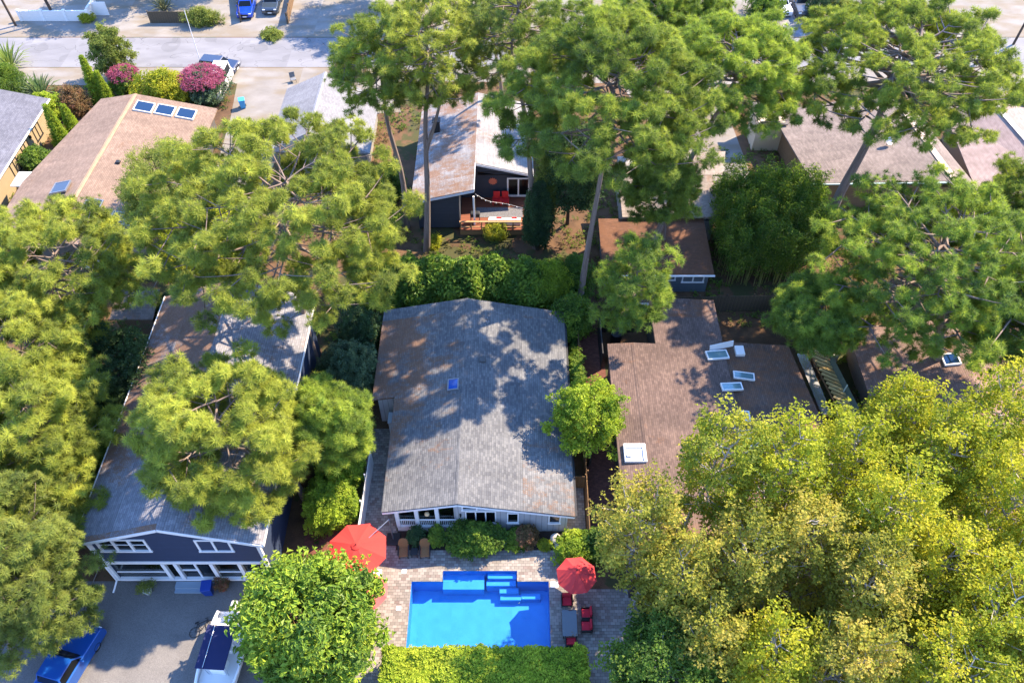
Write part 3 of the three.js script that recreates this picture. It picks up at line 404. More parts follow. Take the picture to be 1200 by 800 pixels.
// ---------------------------------------------------------------- trees and plants
const barkTex = (a, b, s) => tex(256, 256, 2, 2, (x, y) => mix(a, b, fbm(x * 12, y * 3, s, 4) * 1.1 - 0.05 + (hash(Math.floor(x * 60), Math.floor(y * 25), s) - 0.5) * 0.25));
const BARK = { pine: std({ map: barkTex([130, 112, 100], [196, 176, 162], 5), roughness: 1 }), pale: std({ map: barkTex([186, 180, 170], [236, 232, 224], 6), roughness: 1 }), brown: std({ map: barkTex([78, 64, 52], [120, 102, 86], 7), roughness: 1 }) };
const leafMat = (o = {}) => new THREE.MeshPhysicalMaterial({ color: 0xffffff, roughness: 1, side: THREE.DoubleSide, transmission: 0.52, thickness: 0, specularIntensity: 0.35, ...o });
const LEAF = leafMat(), GLOSSY = leafMat({ transmission: 0.3, clearcoat: 0.35, clearcoatRoughness: 0.4 });
// needle tuft: thin blades fanning out round +y, tips drooping a little
function needleTuft(seed, n = 34, len = 0.37, w = 0.021, spread = 1.75) {
  const r = rng(seed), pos = [];
  for (let i = 0; i < n; i++) {
    const th = Math.sqrt((i + 0.5) / n) * spread, ph = i * 2.39996 + r() * 0.6, L = len * (0.75 + 0.5 * r());
    const d = V3(Math.sin(th) * Math.cos(ph), Math.cos(th), Math.sin(th) * Math.sin(ph)), s = V3(-Math.sin(ph), (r() - 0.5) * 1.4, Math.cos(ph)).cross(d).cross(d).normalize().multiplyScalar(w);
    const o = d.clone().multiplyScalar(0.04), t = d.clone().multiplyScalar(L); t.y -= L * L * 0.25;
    pos.push(o.x - s.x, o.y - s.y, o.z - s.z, o.x + s.x, o.y + s.y, o.z + s.z, t.x, t.y, t.z);
  }
  const g = new THREE.BufferGeometry(); g.setAttribute('position', new THREE.Float32BufferAttribute(pos, 3)); g.computeVertexNormals(); return g;
}
// leaf spray: folded pointed leaves scattered in a small ball
function leafSpray(seed, n = 13, size = 0.2, R = 0.32, slim = 0.5, up = 0.5) {
  const r = rng(seed), pos = [];
  for (let i = 0; i < n; i++) {
    const c = V3(r() - 0.5, r() - 0.5, r() - 0.5).normalize().multiplyScalar(R * Math.cbrt(r())), nrm = V3(r() - 0.5, r() - 0.5 + up, r() - 0.5).normalize();
    const a = V3(r() - 0.5, (r() - 0.5) * 0.6, r() - 0.5).cross(nrm).normalize(), b = nrm.clone().cross(a), L = size * (0.7 + 0.6 * r()), k = L * slim;
    const p0 = c.clone().addScaledVector(a, -L / 2), p2 = c.clone().addScaledVector(a, L / 2).addScaledVector(nrm, -L * 0.12), p1 = c.clone().addScaledVector(b, k / 2).addScaledVector(nrm, L * 0.1), p3 = c.clone().addScaledVector(b, -k / 2).addScaledVector(nrm, L * 0.1);
    for (const q of [p0, p1, p2, p0, p2, p3]) pos.push(q.x, q.y, q.z);
  }
  const g = new THREE.BufferGeometry(); g.setAttribute('position', new THREE.Float32BufferAttribute(pos, 3)); g.computeVertexNormals(); return g;
}
const SPRAY = { pine: needleTuft(11), pineFine: needleTuft(12, 32, 0.3, 0.02), fan: needleTuft(13, 14, 0.7, 0.03, 1.2), leaf: leafSpray(21), small: leafSpray(22, 16, 0.12, 0.26), big: leafSpray(23, 10, 0.3, 0.32, 0.48), maple: leafSpray(24, 15, 0.165, 0.36, 0.8), bamboo: leafSpray(25, 16, 0.26, 0.4, 0.16, 0.1), scale: leafSpray(26, 16, 0.16, 0.2, 0.3, 0.2), flower: leafSpray(27, 16, 0.1, 0.2, 0.8) };
const tmpC = new THREE.Color();
function scatter(name, geo, mat, items, palette, seed, parent) {     // items: [pos, axis, scale, tone 0..1]
  const m = new THREE.InstancedMesh(geo, mat, items.length), r = rng(seed), q = new THREE.Quaternion(), q2 = new THREE.Quaternion(), mt = new THREE.Matrix4(), Y = V3(0, 1, 0), sc = V3();
  items.forEach(([p, ax, s, tone], i) => {
    q.setFromUnitVectors(Y, ax); q2.setFromAxisAngle(Y, r() * 6.283); q.multiply(q2); mt.compose(p, q, sc.set(s, s, s)); m.setMatrixAt(i, mt);
    const t = Math.min(0.999, Math.max(0, tone + (r() - 0.5) * 0.5)) * (palette.length - 1), k = Math.floor(t), c = mix(palette[k], palette[k + 1], t - k), b = 0.85 + r() * 0.3; m.setColorAt(i, tmpC.setRGB(c[0] * b, c[1] * b, c[2] * b));
  });
  m.name = name; m.castShadow = m.receiveShadow = true; m.userData.kind = 'stuff'; parent.add(m); return m;
}
// tapered tube along points, merged into acc
function limb(acc, pts, r0, r1, sides = 6, seg = 6) {
  const cv = new THREE.CatmullRomCurve3(pts), P = cv.getPoints(seg), pos = [], nor = [], uv = [], idx = []; let up = V3(0.31, 0.2, 0.93);
  for (let i = 0; i <= seg; i++) {
    const t = (i < seg ? P[i + 1].clone().sub(P[i]) : P[i].clone().sub(P[i - 1])).normalize(), a = up.clone().cross(t).normalize(), b = t.clone().cross(a), r = r0 + (r1 - r0) * Math.pow(i / seg, 0.8);
    for (let k = 0; k <= sides; k++) { const an = k / sides * 6.2832, n = a.clone().multiplyScalar(Math.cos(an)).addScaledVector(b, Math.sin(an)); pos.push(P[i].x + n.x * r, P[i].y + n.y * r, P[i].z + n.z * r); nor.push(n.x, n.y, n.z); uv.push(k / sides * r0 * 6, i * 0.5); }
  }
  for (let i = 0; i < seg; i++) for (let k = 0; k < sides; k++) { const a = i * (sides + 1) + k, b = a + sides + 1; idx.push(a, a + 1, b, b, a + 1, b + 1); }
  const g = new THREE.BufferGeometry(); g.setAttribute('position', new THREE.Float32BufferAttribute(pos, 3)); g.setAttribute('normal', new THREE.Float32BufferAttribute(nor, 3)); g.setAttribute('uv', new THREE.Float32BufferAttribute(uv, 2)); g.setIndex(idx); acc.push(g.toNonIndexed());
  return cv;
}
// palettes: linear base colours, from shaded-type foliage to fresh or turning tips
const PAL = {
  pine: [[0.098, 0.160, 0.019], [0.202, 0.275, 0.028], [0.360, 0.428, 0.045]], pineY: [[0.129, 0.179, 0.021], [0.275, 0.326, 0.035], [0.450, 0.498, 0.062]], pineG: [[0.084, 0.153, 0.021], [0.181, 0.275, 0.028], [0.350, 0.442, 0.042]],
  gum: [[0.130, 0.183, 0.013], [0.321, 0.367, 0.021], [0.500, 0.456, 0.049]], gumT: [[0.149, 0.179, 0.019], [0.348, 0.353, 0.035], [0.534, 0.435, 0.077]], gumY: [[0.170, 0.228, 0.013], [0.375, 0.413, 0.017], [0.523, 0.490, 0.028]], green: [[0.051, 0.120, 0.011], [0.112, 0.208, 0.018], [0.245, 0.343, 0.027]], dark: [[0.022, 0.06, 0.02], [0.05, 0.11, 0.033], [0.1, 0.17, 0.045]], lime: [[0.142, 0.241, 0.013], [0.284, 0.398, 0.021], [0.450, 0.530, 0.038]], olive: [[0.102, 0.150, 0.021], [0.198, 0.255, 0.038], [0.319, 0.359, 0.062]], brown: [[0.1, 0.066, 0.03], [0.19, 0.12, 0.06], [0.25, 0.17, 0.09]], blue: [[0.045, 0.095, 0.05], [0.1, 0.175, 0.085], [0.19, 0.27, 0.115]], pink: [[0.29, 0.06, 0.11], [0.42, 0.09, 0.17], [0.52, 0.18, 0.26]], rose: [[0.14, 0.13, 0.04], [0.26, 0.15, 0.06], [0.36, 0.15, 0.09]], glossy: [[0.071, 0.146, 0.012], [0.173, 0.281, 0.018], [0.337, 0.437, 0.030]],
};
let treeSeed = 100;
// a tree: base [x, z], crown centre [x, y, z], crown half width R and half height V
function tree(name, label, cat, base, crown, R, V, o = {}) {
  const seed = o.seed ?? treeSeed++, r = rng(seed * 7919), h = thing(name, label, cat, base[0], base[1], 0, o.group), acc = [], items = [];
  const C = V3(crown[0] - base[0], crown[1], crown[2] - base[1]), top = C.clone().add(V3((r() - 0.5) * R * 0.3, V * 0.75, (r() - 0.5) * R * 0.3));
  const tr = o.trunk ?? 0.034 * Math.pow(crown[1] + V, 0.72), pine = !!o.pine;
  const bend = o.bend ?? 0.5, T = limb(acc, [V3(0, -0.1, 0), V3(C.x * 0.22 + (r() - 0.5) * bend, C.y * 0.35, C.z * 0.22 + (r() - 0.5) * bend), V3(C.x * 0.62 + (r() - 0.5) * bend, C.y * 0.72, C.z * 0.62 + (r() - 0.5) * bend), C.clone(), top], tr, tr * 0.16, 8, 18);
  if (o.fork) { const s = T.getPoint(o.fork); limb(acc, [s, s.clone().lerp(C, 0.5).add(V3(R * 0.2, 0, 0.3)), C.clone().add(V3(R * 0.4, V * 0.4, 0))], tr * 0.6, tr * 0.15, 7, 10); }
  const nl = o.limbs ?? Math.round(6 + R * 4.4), sub = o.sub ?? (pine ? 5 : 4), pr = o.pad ?? (pine ? 0.82 : 0.8), n = Math.round((o.n ?? 34) * (pine ? 0.72 : 0.8)), flat = o.flat ?? (pine ? 0.5 : 0.75), ss = o.size ?? 1;
  R = Math.max(R * 0.6, R - pr * 0.6); const ragged = pine ? 0 : 0.28, lobeS = seed * 3 + 1, yLow = o.low ?? -0.55;
  const put = (c, rad, count, tone) => {
    for (let i = 0; i < count; i++) {
      const d = V3(r() - 0.5, r() - 0.5, r() - 0.5).normalize(), q = Math.pow(r(), 0.45), p = V3(d.x * rad * q, d.y * rad * flat * q, d.z * rad * q);
      const ax = V3(d.x * 0.8, (pine ? 0.75 : 0.9) + d.y * 0.5, d.z * 0.8).normalize(); items.push([p.add(c), ax, ss * (0.75 + 0.55 * r()), tone]);
    }
  };
  for (let i = 0; i < nl; i++) {
    const y = yLow + (1 - yLow) * (i + 0.5) / nl, a = i * 2.39996 + r() * 0.5, hr = o.cone ? Math.pow(Math.max(0, (1 - y) / (1 - yLow)), 0.75) * (0.75 + 0.5 * r()) : Math.sqrt(Math.max(0, 1 - (y > 0 ? y * y : y * y * 0.8))), lobe = 0.62 + 0.55 * vn(Math.cos(a) * 1.7 + 9, Math.sin(a) * 1.7 + y * 2 + 9, lobeS) + ragged * (r() - 0.4);
    const e = V3(C.x + Math.cos(a) * R * hr * lobe, C.y + y * V * (0.85 + 0.25 * r()), C.z + Math.sin(a) * R * hr * lobe), dist = Math.hypot(e.x - C.x, e.z - C.z);
    const tt = Math.min(0.97, Math.max(o.first ?? 0.42, (e.y - dist * (o.rise ?? 0.32)) / top.y)), s = T.getPoint(Math.min(0.97, tt)), lr = tr * 0.34 * (0.5 + dist / (R * 1.6));
    const m1 = s.clone().lerp(e, 0.4).add(V3((r() - 0.5) * 0.8, -dist * 0.05 + (r() - 0.3) * 0.4, (r() - 0.5) * 0.8)), cv = limb(acc, [s, m1, e], lr, pine ? 0.03 : 0.04, 5, 7), tone = 0.5 + (r() - 0.5) * 0.5 + (o.tone ?? 0);
    put(e, pr * (0.8 + 0.5 * r()), n, tone);
    for (let k = 0; k < sub; k++) {
      const t = 0.42 + 0.52 * (k + r()) / sub, b = cv.getPoint(t), dir = e.clone().sub(s).normalize(), side = V3(-dir.z, 0, dir.x).normalize().multiplyScalar((k % 2 ? 1 : -1) * (0.6 + r()) * (0.6 + dist * 0.22)), f = b.clone().add(side).addScaledVector(dir, 0.5 + dist * 0.12); f.y += (r() - 0.25) * 0.9;
      limb(acc, [b, b.clone().lerp(f, 0.5).add(V3(0, -0.12, 0)), f], Math.max(lr * 0.45, 0.03), 0.02, 4, 3); put(f, pr * (0.6 + 0.55 * r()), Math.round(n * 0.8), tone + (r() - 0.5) * 0.35);
    }
  }
  M('trunk', acc, o.bark ?? BARK.pine, h, true);
  scatter('crown', o.spray ?? (pine ? SPRAY.pine : SPRAY.leaf), o.leaf ?? LEAF, items, o.pal ?? PAL.pine, seed + 5, h);
  return h;
}
// a bush of upright stems: an uneven ellipsoid of leaf sprays, thick near its skin
function bush(name, label, cat, base, R, H, o = {}) {
  const seed = o.seed ?? treeSeed++, r = rng(seed * 104729), h = thing(name, label, cat, base[0], base[1], 0, o.group), items = [], acc = [], n = o.n ?? Math.round(260 * R * (R + H) * 0.5), rz = o.rz ?? R;
  for (let i = 0; i < (o.stems ?? 6); i++) { const a = i * 2.4 + r(); limb(acc, [V3(Math.cos(a) * 0.08, -0.05, Math.sin(a) * 0.08), V3(Math.cos(a) * R * 0.3, H * 0.4, Math.sin(a) * rz * 0.3), V3(Math.cos(a) * R * 0.6, H * 0.8, Math.sin(a) * rz * 0.6)], 0.05 + 0.012 * H, 0.015, 5, 4); }
  for (let i = 0; i < n; i++) {
    const u = r() * 2 - 0.75, a = r() * 6.2832, y = Math.min(1, u), hr = Math.sqrt(Math.max(0.05, 1 - y * y)), q = Math.pow(r(), 0.3), lobe = 0.58 + 0.78 * vn(Math.cos(a) * (o.lump ?? 2) + 5, Math.sin(a) * (o.lump ?? 2) + y * 2.2 + 5, seed);
    const p = V3(Math.cos(a) * hr * R * q * lobe, H * 0.5 + y * H * 0.5 * q * (0.8 + 0.3 * lobe), Math.sin(a) * hr * rz * q * lobe); if (p.y < 0.1) p.y = 0.1 + r() * 0.3;
    items.push([p, V3(Math.cos(a) * hr * 0.7, 0.75, Math.sin(a) * hr * 0.7).normalize(), (o.size ?? 1) * (0.7 + 0.6 * r()), 0.5 + (vn(p.x * 1.6 + 50, p.z * 1.6 + p.y + 50, seed + 2) - 0.5) * 0.9]);
  }
  M('stem', acc, o.bark ?? BARK.brown, h, true); scatter('foliage', o.spray ?? SPRAY.leaf, o.leaf ?? LEAF, items, o.pal ?? PAL.green, seed + 1, h);
  if (o.blossom) { const it = []; for (let i = 0; i < o.blossom; i++) { const a = r() * 6.2832, q = Math.sqrt(r()) * 0.95, y = Math.sqrt(1 - q * q * 0.8); it.push([V3(Math.cos(a) * R * q, H * 0.5 + y * H * 0.52 + r() * 0.2, Math.sin(a) * rz * q), V3(0, 1, 0), 0.9 + r() * 0.6, r()]); } scatter('blossom', SPRAY.flower, LEAF, it, PAL.pink, seed + 9, h); }
  return h;
}
// a narrow evergreen cone
function conifer(label, base, R, H, o = {}) {
  const seed = treeSeed++, r = rng(seed * 31337), h = thing('arborvitae', label, 'arborvitae', base[0], base[1], 0, 'arborvitae between the cream house and the tan roof'), items = [], acc = [];
  limb(acc, [V3(0, -0.05, 0), V3(0, H * 0.5, 0), V3(0, H * 0.95, 0)], 0.1, 0.02, 6, 4);
  for (let i = 0; i < (o.n ?? 900); i++) { const t = Math.pow(r(), 1.35), a = r() * 6.2832, rad = R * Math.pow(1 - t, 0.8) * Math.pow(r(), 0.3) * (0.85 + 0.2 * Math.sin(a * 5 + t * 3)); items.push([V3(Math.cos(a) * rad, 0.1 + t * H, Math.sin(a) * rad), V3(Math.cos(a) * 0.5, 1, Math.sin(a) * 0.5).normalize(), 0.9 + 0.6 * r(), 0.3 + 0.6 * r()]); }
  M('trunk', acc, BARK.brown, h, true); scatter('crown', SPRAY.scale, LEAF, items, PAL.lime, seed, h); return h;
}
// strappy palm-like plant
function strappy(label, base, R, H, pal, n = 70) {
  const seed = treeSeed++, r = rng(seed * 71), h = thing('strap_plant', label, 'plant', base[0], base[1]), gs = [];
  for (let i = 0; i < n; i++) { const a = i * 2.39996, tilt = 0.15 + 1.0 * (i / n), L = H * (0.7 + 0.5 * r()), o = V3(Math.cos(a) * R * 0.25 * (i / n), 0.05, Math.sin(a) * R * 0.25 * (i / n)), d = V3(Math.cos(a) * Math.sin(tilt), Math.cos(tilt), Math.sin(a) * Math.sin(tilt)), s = V3(-Math.sin(a), 0, Math.cos(a)), w = 0.07 + 0.04 * r(), m = o.clone().addScaledVector(d, L * 0.6), e = o.clone().addScaledVector(d, L).add(V3(0, -L * 0.22 * tilt, 0)), g = new THREE.BufferGeometry();
    const A = [o.clone().addScaledVector(s, -w * 0.6), o.clone().addScaledVector(s, w * 0.6), m.clone().addScaledVector(s, w), m.clone().addScaledVector(s, -w)]; g.setAttribute('position', new THREE.Float32BufferAttribute([A[0], A[1], A[2], A[0], A[2], A[3], A[3], A[2], e].flatMap(v => [v.x, v.y, v.z]), 3)); g.computeVertexNormals(); gs.push(g); }
  M('leaf_blades', gs, leafMat({ color: new THREE.Color().setRGB(...pal), roughness: 1 }), h); return h;
}

// -- pines
const P = (label, base, crown, R, V, o = {}) => tree('pine_tree', label, 'pine tree', base, crown, R, V, { pine: true, ...o });
P('big round-crowned pine rising over the far end of the blue house roof', [-15.67, 2.12], [-15.02, 16, 2.34], 8.6, 4.8, { pal: PAL.pineY, first: 0.5, n: 56, fork: 0.35 });
P('bright ragged pine hanging over the roof and front wall of the blue house', [-14.6, 14.4], [-17.59, 9.8, 15.62], 5.2, 4.6, { pal: PAL.pineY, low: -0.75, first: 0.45, n: 50, tone: 0.15, trunk: 0.3 });
P('greener low pine filling the gap between the blue house and the white fence', [-12.9, 10.6], [-11.9, 7, 12.8], 2.7, 3, { pal: PAL.pineG, first: 0.3, n: 46, low: -0.8, tone: 0.2 });
P('low pine bough reaching over the weathered board fence and brown roof', [27, 0.05], [22.12, 7.5, 3.72], 3, 1.8, { pal: PAL.pineG, first: 0.5, n: 46, trunk: 0.2 });
P('pale green pine in front of the tan-roofed house gable', [-37.16, 0.05], [-31.81, 11, 2.27], 5.6, 4, { pal: PAL.pineY, n: 40 });
P('yellowish pine standing by the dark outbuilding', [-37.55, 8.1], [-32.42, 10, 9.6], 4.9, 4, { pal: PAL.pineY, n: 38, tone: 0.1 });
P('leafy pine squeezed along the side wall of the blue house', [-33.74, 13.98], [-29.87, 9, 14.31], 4.3, 3.8, { pal: PAL.pineY, n: 38 });
P('tall double-trunked pine with dark limbs beside the pale straw-strewn roof, farther from its deck', [-9.82, -14.48], [-10.13, 17, -13.41], 4.6, 4.2, { n: 26, pal: PAL.pine, sub: 3 });
P('slender pine with forked trunk in front of the pale straw-strewn roof', [-7.77, -11.24], [-6.25, 18.5, -12.12], 4.4, 4.6, { n: 26, pal: PAL.pineY, fork: 0.4, sub: 3, trunk: 0.34 });
P('thin-crowned pine with ivy-wrapped trunk at the end of the wooden deck', [2.18, -11.69], [0, 18.5, -13.55], 4.4, 5, { n: 22, pal: PAL.olive, sub: 3 });
P('tallest pine with bare forked grey trunk behind the white house', [5.68, -4.05], [6.74, 19.5, -4.86], 7.5, 5.6, { n: 66, low: -0.25, fork: 0.62, pal: PAL.pine, first: 0.6, trunk: 0.32 });
P('low pine bough drooping beside the brown roof edge', [8.65, -1.16], [8.59, 9.5, 3.33], 2.5, 4, { n: 40, limbs: 14, sub: 2, pad: 0.9, pal: PAL.pineG, first: 0.2 });
P('leaning pine whose dark trunk rises from the cottage', [11.54, -8.6], [16.79, 17.5, -11.42], 5.4, 3.8, { n: 44, pal: PAL.pineG, tone: 0.25, first: 0.6, trunk: 0.36, bend: 1 });
P('drooping pine spray over the pale cottage roof', [13.45, -10.01], [12.05, 9, -8.57], 3, 2.6, { n: 30, pal: PAL.pine, first: 0.5, trunk: 0.22 });
P('spreading pine with a leaning dark trunk crossing the taupe roof', [27.41, -10.57], [29.67, 17, -13.17], 8.2, 4.4, { n: 46, low: -0.35, pal: PAL.pine, first: 0.6, trunk: 0.55, fork: 0.5, tone: 0.1 });
P('low-limbed pine with bare curving branches over the straw-littered roof', [32.97, 4.7], [29.61, 11.5, 2.53], 8.6, 4.4, { n: 40, pal: PAL.pineG, first: 0.35, trunk: 0.5, fork: 0.35, tone: 0.1 });
P('pine with hanging boughs at the edge of the straw-littered roof', [38.82, 6.51], [34.18, 10, 5.82], 4.4, 3.2, { n: 34, pal: PAL.pineG });
P('bushy pine beside the pinkish tan gable roof', [46.72, -10.57], [42.2, 7, -9.36], 3.4, 3, { n: 34, pal: PAL.pine });
P('pine overhanging the street behind the tallest pine', [15.35, -30.09], [12.61, 13, -28.18], 4.4, 4, { n: 30, pal: PAL.pineG, tone: 0.1 });
P('pine crowning the sandy verge near the parked dark pickup', [21.96, -34.82], [17.07, 12, -29.56], 3.8, 3.4, { n: 34, pal: PAL.pineG });
P('airy pine between the ivy trunk and the street', [-0.9, -30.09], [-1.96, 13, -27.41], 4, 3.6, { n: 20, pal: PAL.olive });
P('feathery olive conifer over the blue pickup truck', [-30.82, 25.7], [-27.68, 7, 24.09], 3.6, 4.2, { n: 46, pal: PAL.olive, spray: SPRAY.pineFine, first: 0.2, low: -0.85 });
P('shaggy conifer filling the corner behind the blue pickup truck', [-33.61, 23.83], [-29.77, 8, 21.95], 4.8, 4.4, { n: 44, pal: PAL.olive, spray: SPRAY.pineFine, first: 0.2, low: -0.85 });
P('young pine by the forecourt of the blue house', [-31.98, 17.94], [-29.4, 6, 17.93], 3.2, 3, { n: 34, pal: PAL.pineY, first: 0.2 });
// -- broadleaved trees
const G = (label, base, crown, R, V, o = {}) => tree('sweetgum_tree', label, 'tree', base, crown, R, V, { spray: SPRAY.maple, bark: BARK.pale, n: 34, pad: 1.05, first: 0.25, low: -0.8, rise: 0.7, ...o });
const U = (label, crown, R, V, pal, o = {}) => G(label, [crown[0] + 0.6 * Math.sin(crown[2] * 3), crown[2] + 0.5 * Math.sin(crown[0] * 2)], [crown[0], crown[1] + 0.9 * Math.sin(crown[0] * 5 + crown[2]), crown[2]], R * 0.86, V * 0.98, { pal, n: 12, pad: 0.82, low: -0.85, flat: 0.9, limbs: Math.round(9 + R * 4), sub: 4, rise: 1.1, bend: 1.2, trunk: 0.2, group: 'narrow turning trees crowded beside the brown-roofed house', ...o });
U('yellowing tree with white limbs beside the smaller red umbrella', [7.32, 8, 21.52], 2.7, 4.2, PAL.gumT); U('pale leaning tree between the red umbrella and the dark glazed gable', [9.23, 7, 24.09], 2.3, 3.8, PAL.gumT);
U('feathery yellow-green tree over the front of the brown roof', [11.87, 10, 18.62], 2.6, 4.6, PAL.gum); U('yellow-green tree at the front edge of the brown roof', [15.25, 9.5, 19.01], 2.6, 4.6, PAL.gumY);
U('white-forked turning tree before the dark glazed gable', [12.85, 8.5, 23.24], 2.5, 4.4, PAL.gumT); U('bright yellow-green tree next to the green panel', [24.68, 8.5, 13.31], 2.4, 4, PAL.gumY);
const stand = 'narrow yellow-green tree in the crowded stand beside the brown-roofed house', turn = 'narrow turning tree with silvery twigs in the crowded stand beside the brown-roofed house';
for (const [c, R, V] of [[[19.89, 9, 17.12], 2.5, 4.4], [[26.19, 9, 16.82], 2.8, 4.4], [[29.86, 9, 14.64], 2.6, 4.2], [[20.98, 9, 21.39], 2.7, 4.4], [[28.72, 9, 20.3], 2.8, 4.6], [[23.89, 8.5, 23.5], 2.8, 4.4], [[25.15, 8, 27.16], 2.8, 4.4], [[13.98, 7, 28.17], 2.4, 3.8], [[22.29, 7.5, 29.45], 2.6, 4], [[28.36, 8.5, 24.25], 2.6, 4.4]]) U(stand, c, R, V, PAL.gumY);
for (const [c, R, V] of [[[16.59, 9, 22.45], 2.7, 4.6], [[19.33, 8, 25.02], 2.2, 4], [[10.75, 7, 26.78], 2.3, 3.8], [[17.56, 7.5, 28.79], 2.5, 4], [[26.57, 8, 28.74], 2.6, 4]]) U(turn, c, R, V, PAL.gumT);
G('shady green tree beside the poolside dining set', [9.33, 29.45], [8.63, 5, 28.17], 3, 2.6, { pal: PAL.green });
G('small light green tree leaning over the brick path', [5.62, 11.5], [5.26, 4.4, 10.42], 2.3, 2.3, { pal: PAL.lime, n: 30, pad: 0.75, limbs: 16, sub: 3, bark: BARK.brown, spray: SPRAY.leaf });
G('thin brownish olive tree shading the tan roof', [-30.36, -10.01], [-29.23, 6.5, -11.96], 4.3, 3.4, { pal: PAL.olive, spray: SPRAY.small, n: 52, size: 1.15, bark: BARK.brown, tone: 0.25 });
G('glossy dark-leaved round tree next to the white boat', [-12.49, 25.44], [-11.96, 5, 25.17], 3.8, 3.4, { pal: PAL.glossy, spray: SPRAY.big, leaf: GLOSSY, n: 44, pad: 1.1, bark: BARK.brown, tone: 0.05 });
G('dark evergreen tree hidden behind the tallest pine', [5.21, -14.96], [5.27, 7.5, -13.24], 2.8, 4.4, { pal: PAL.dark, n: 34, bark: BARK.brown });
G('dark holly tree between the outbuilding and the blue house', [-29.61, 6.51], [-28.59, 5, 7.09], 3.4, 3, { pal: PAL.dark, spray: SPRAY.leaf, n: 34, bark: BARK.brown });
G('small dark-leaved street tree by the magenta crape myrtle', [-45.01, -39.54], [-44.39, 3.2, -39.49], 1.9, 2.3, { pal: PAL.olive, spray: SPRAY.leaf, n: 30, pad: 0.7, limbs: 16, sub: 3, bark: BARK.brown });
G('rounded yellow-green tree behind the blue house roof', [-27.77, -7.32], [-24.14, 6, -5.27], 3.6, 3, { pal: PAL.gumY, n: 28, bark: BARK.brown });
// trees across the street whose shade falls on the road
G('tall street tree across the road behind the airy pine', [-8.5, -54], [-8.5, 9.5, -54.5], 5.8, 3.8, { pal: PAL.green, bark: BARK.brown, n: 30 });
G('street tree standing past the stained wooden fence', [-14.5, -56.5], [-14.5, 8.5, -57], 5.2, 3.4, { pal: PAL.green, bark: BARK.brown, n: 30 });
G('street tree behind the low white wall', [-47, -58.5], [-47, 8, -58.5], 5.2, 3.4, { pal: PAL.green, bark: BARK.brown, n: 28 });
G('street tree beyond the grey board fence', [-36, -64], [-36, 8, -64], 5, 3.4, { pal: PAL.green, bark: BARK.brown, n: 28 });

// -- shrubs, hedges and bamboo
{
  const h = thing('clipped_hedge', 'broad clipped yellow-green hedge along the pool edge', 'hedge'), r = rng(77), items = [], acc = [], x0 = -7.6, x1 = 4.3, z0 = 25.75, z1 = 29.5, H = 2.15;
  for (let i = 0; i < 9; i++) limb(acc, [V3(x0 + 0.7 + i * 1.3, 0, 27), V3(x0 + 0.6 + i * 1.3, 1, 27.3), V3(x0 + 0.9 + i * 1.3, 1.9, 27)], 0.06, 0.02, 5, 3);
  for (let i = 0; i < 9000; i++) {
    const f = r(); let p; const x = x0 + r() * (x1 - x0), z = z0 + r() * (z1 - z0), bump = (vn(x * 1.3, z * 1.3, 8) - 0.5) * 0.55 + (vn(x * 0.5, z * 0.5, 18) - 0.5) * 0.4 + (r() > 0.97 ? 0.3 * r() : 0);
    if (f < 0.62) p = V3(x, H + bump - r() * r() * 0.5, z); else if (f < 0.8) p = V3(x, r() * H, z0 + bump * 0.6 + r() * 0.25); else if (f < 0.9) p = V3(x0 + r() * 0.3 + bump * 0.5, r() * H, z); else p = V3(x1 - r() * 0.3 + bump * 0.5, r() * H, z);
    items.push([p, V3((r() - 0.5) * 0.6, 1, (r() - 0.5) * 0.6).normalize(), 0.7 + 0.5 * r(), 0.72 + (vn(x * 0.8, z * 0.8, 31) - 0.5) * 0.9]);
  }
  M('stem', acc, BARK.brown, h, true); scatter('foliage', SPRAY.leaf, LEAF, items, PAL.lime, 78, h);
}
const laurel = (label, x, z, R, H, o = {}) => bush('laurel_shrub', label, 'shrub', [x, z], R, H, { pal: PAL.dark, spray: SPRAY.big, leaf: GLOSSY, n: 1300, group: 'dark laurels behind the white house', ...o });
[[-11.4, -5.3, 2.3, 4.2], [-8.6, -4.9, 2.2, 4.4], [-6.2, -5.2, 2.1, 4.2], [-3.8, -4.7, 2.2, 4.5], [-1.4, -5.1, 2.2, 4.3], [0.9, -4.8, 2.1, 4.4]].forEach(([x, z, R, H]) => laurel('dark green laurel in the thick row behind the white house', x, z, R, H, { pal: PAL.green, tone: -0.2 }));
bush('garden_shrub', 'bright bamboo-like shrub at the end of the laurel row', 'shrub', [3.2, -4.6], 2, 4.3, { spray: SPRAY.bamboo, pal: PAL.lime, n: 1200 });
bush('garden_shrub', 'tall shrub at the foot of the tallest pine', 'shrub', [5.1, -5.6], 1.8, 4.2, { pal: PAL.green, n: 1000 });
bush('garden_shrub', 'leafy shrub overhanging the rear corner of the white house roof', 'shrub', [4.9, -1.4], 1.7, 3.6, { pal: PAL.green, spray: SPRAY.maple, n: 900 });
bush('garden_shrub', 'narrow shrub between the white house wall and the brick path', 'shrub', [4.9, 4.2], 0.7, 2.2, { rz: 3, pal: PAL.green, n: 700 });
bush('garden_shrub', 'dark shrub beside the back corner of the white house', 'shrub', [-12.1, 0.6], 1.9, 4, { pal: PAL.dark, n: 1000 });
bush('garden_shrub', 'grey-green shrub against the side eave of the white house', 'shrub', [-12.4, 4.4], 2.3, 4.6, { pal: PAL.blue, n: 1300 });
bush('garden_shrub', 'twiggy shrub by the side door of the white house', 'shrub', [-11.6, 8.6], 1.3, 2.6, { pal: PAL.olive, spray: SPRAY.small, n: 700 });
bush('garden_shrub', 'fresh lime green shrub behind the white fence', 'shrub', [-12.3, 12.6], 1.7, 4, { pal: PAL.lime, n: 1300 });
bush('garden_shrub', 'lime shrub next to the large red umbrella', 'shrub', [-12.6, 15.6], 1.8, 3.2, { pal: PAL.lime, n: 1300 });
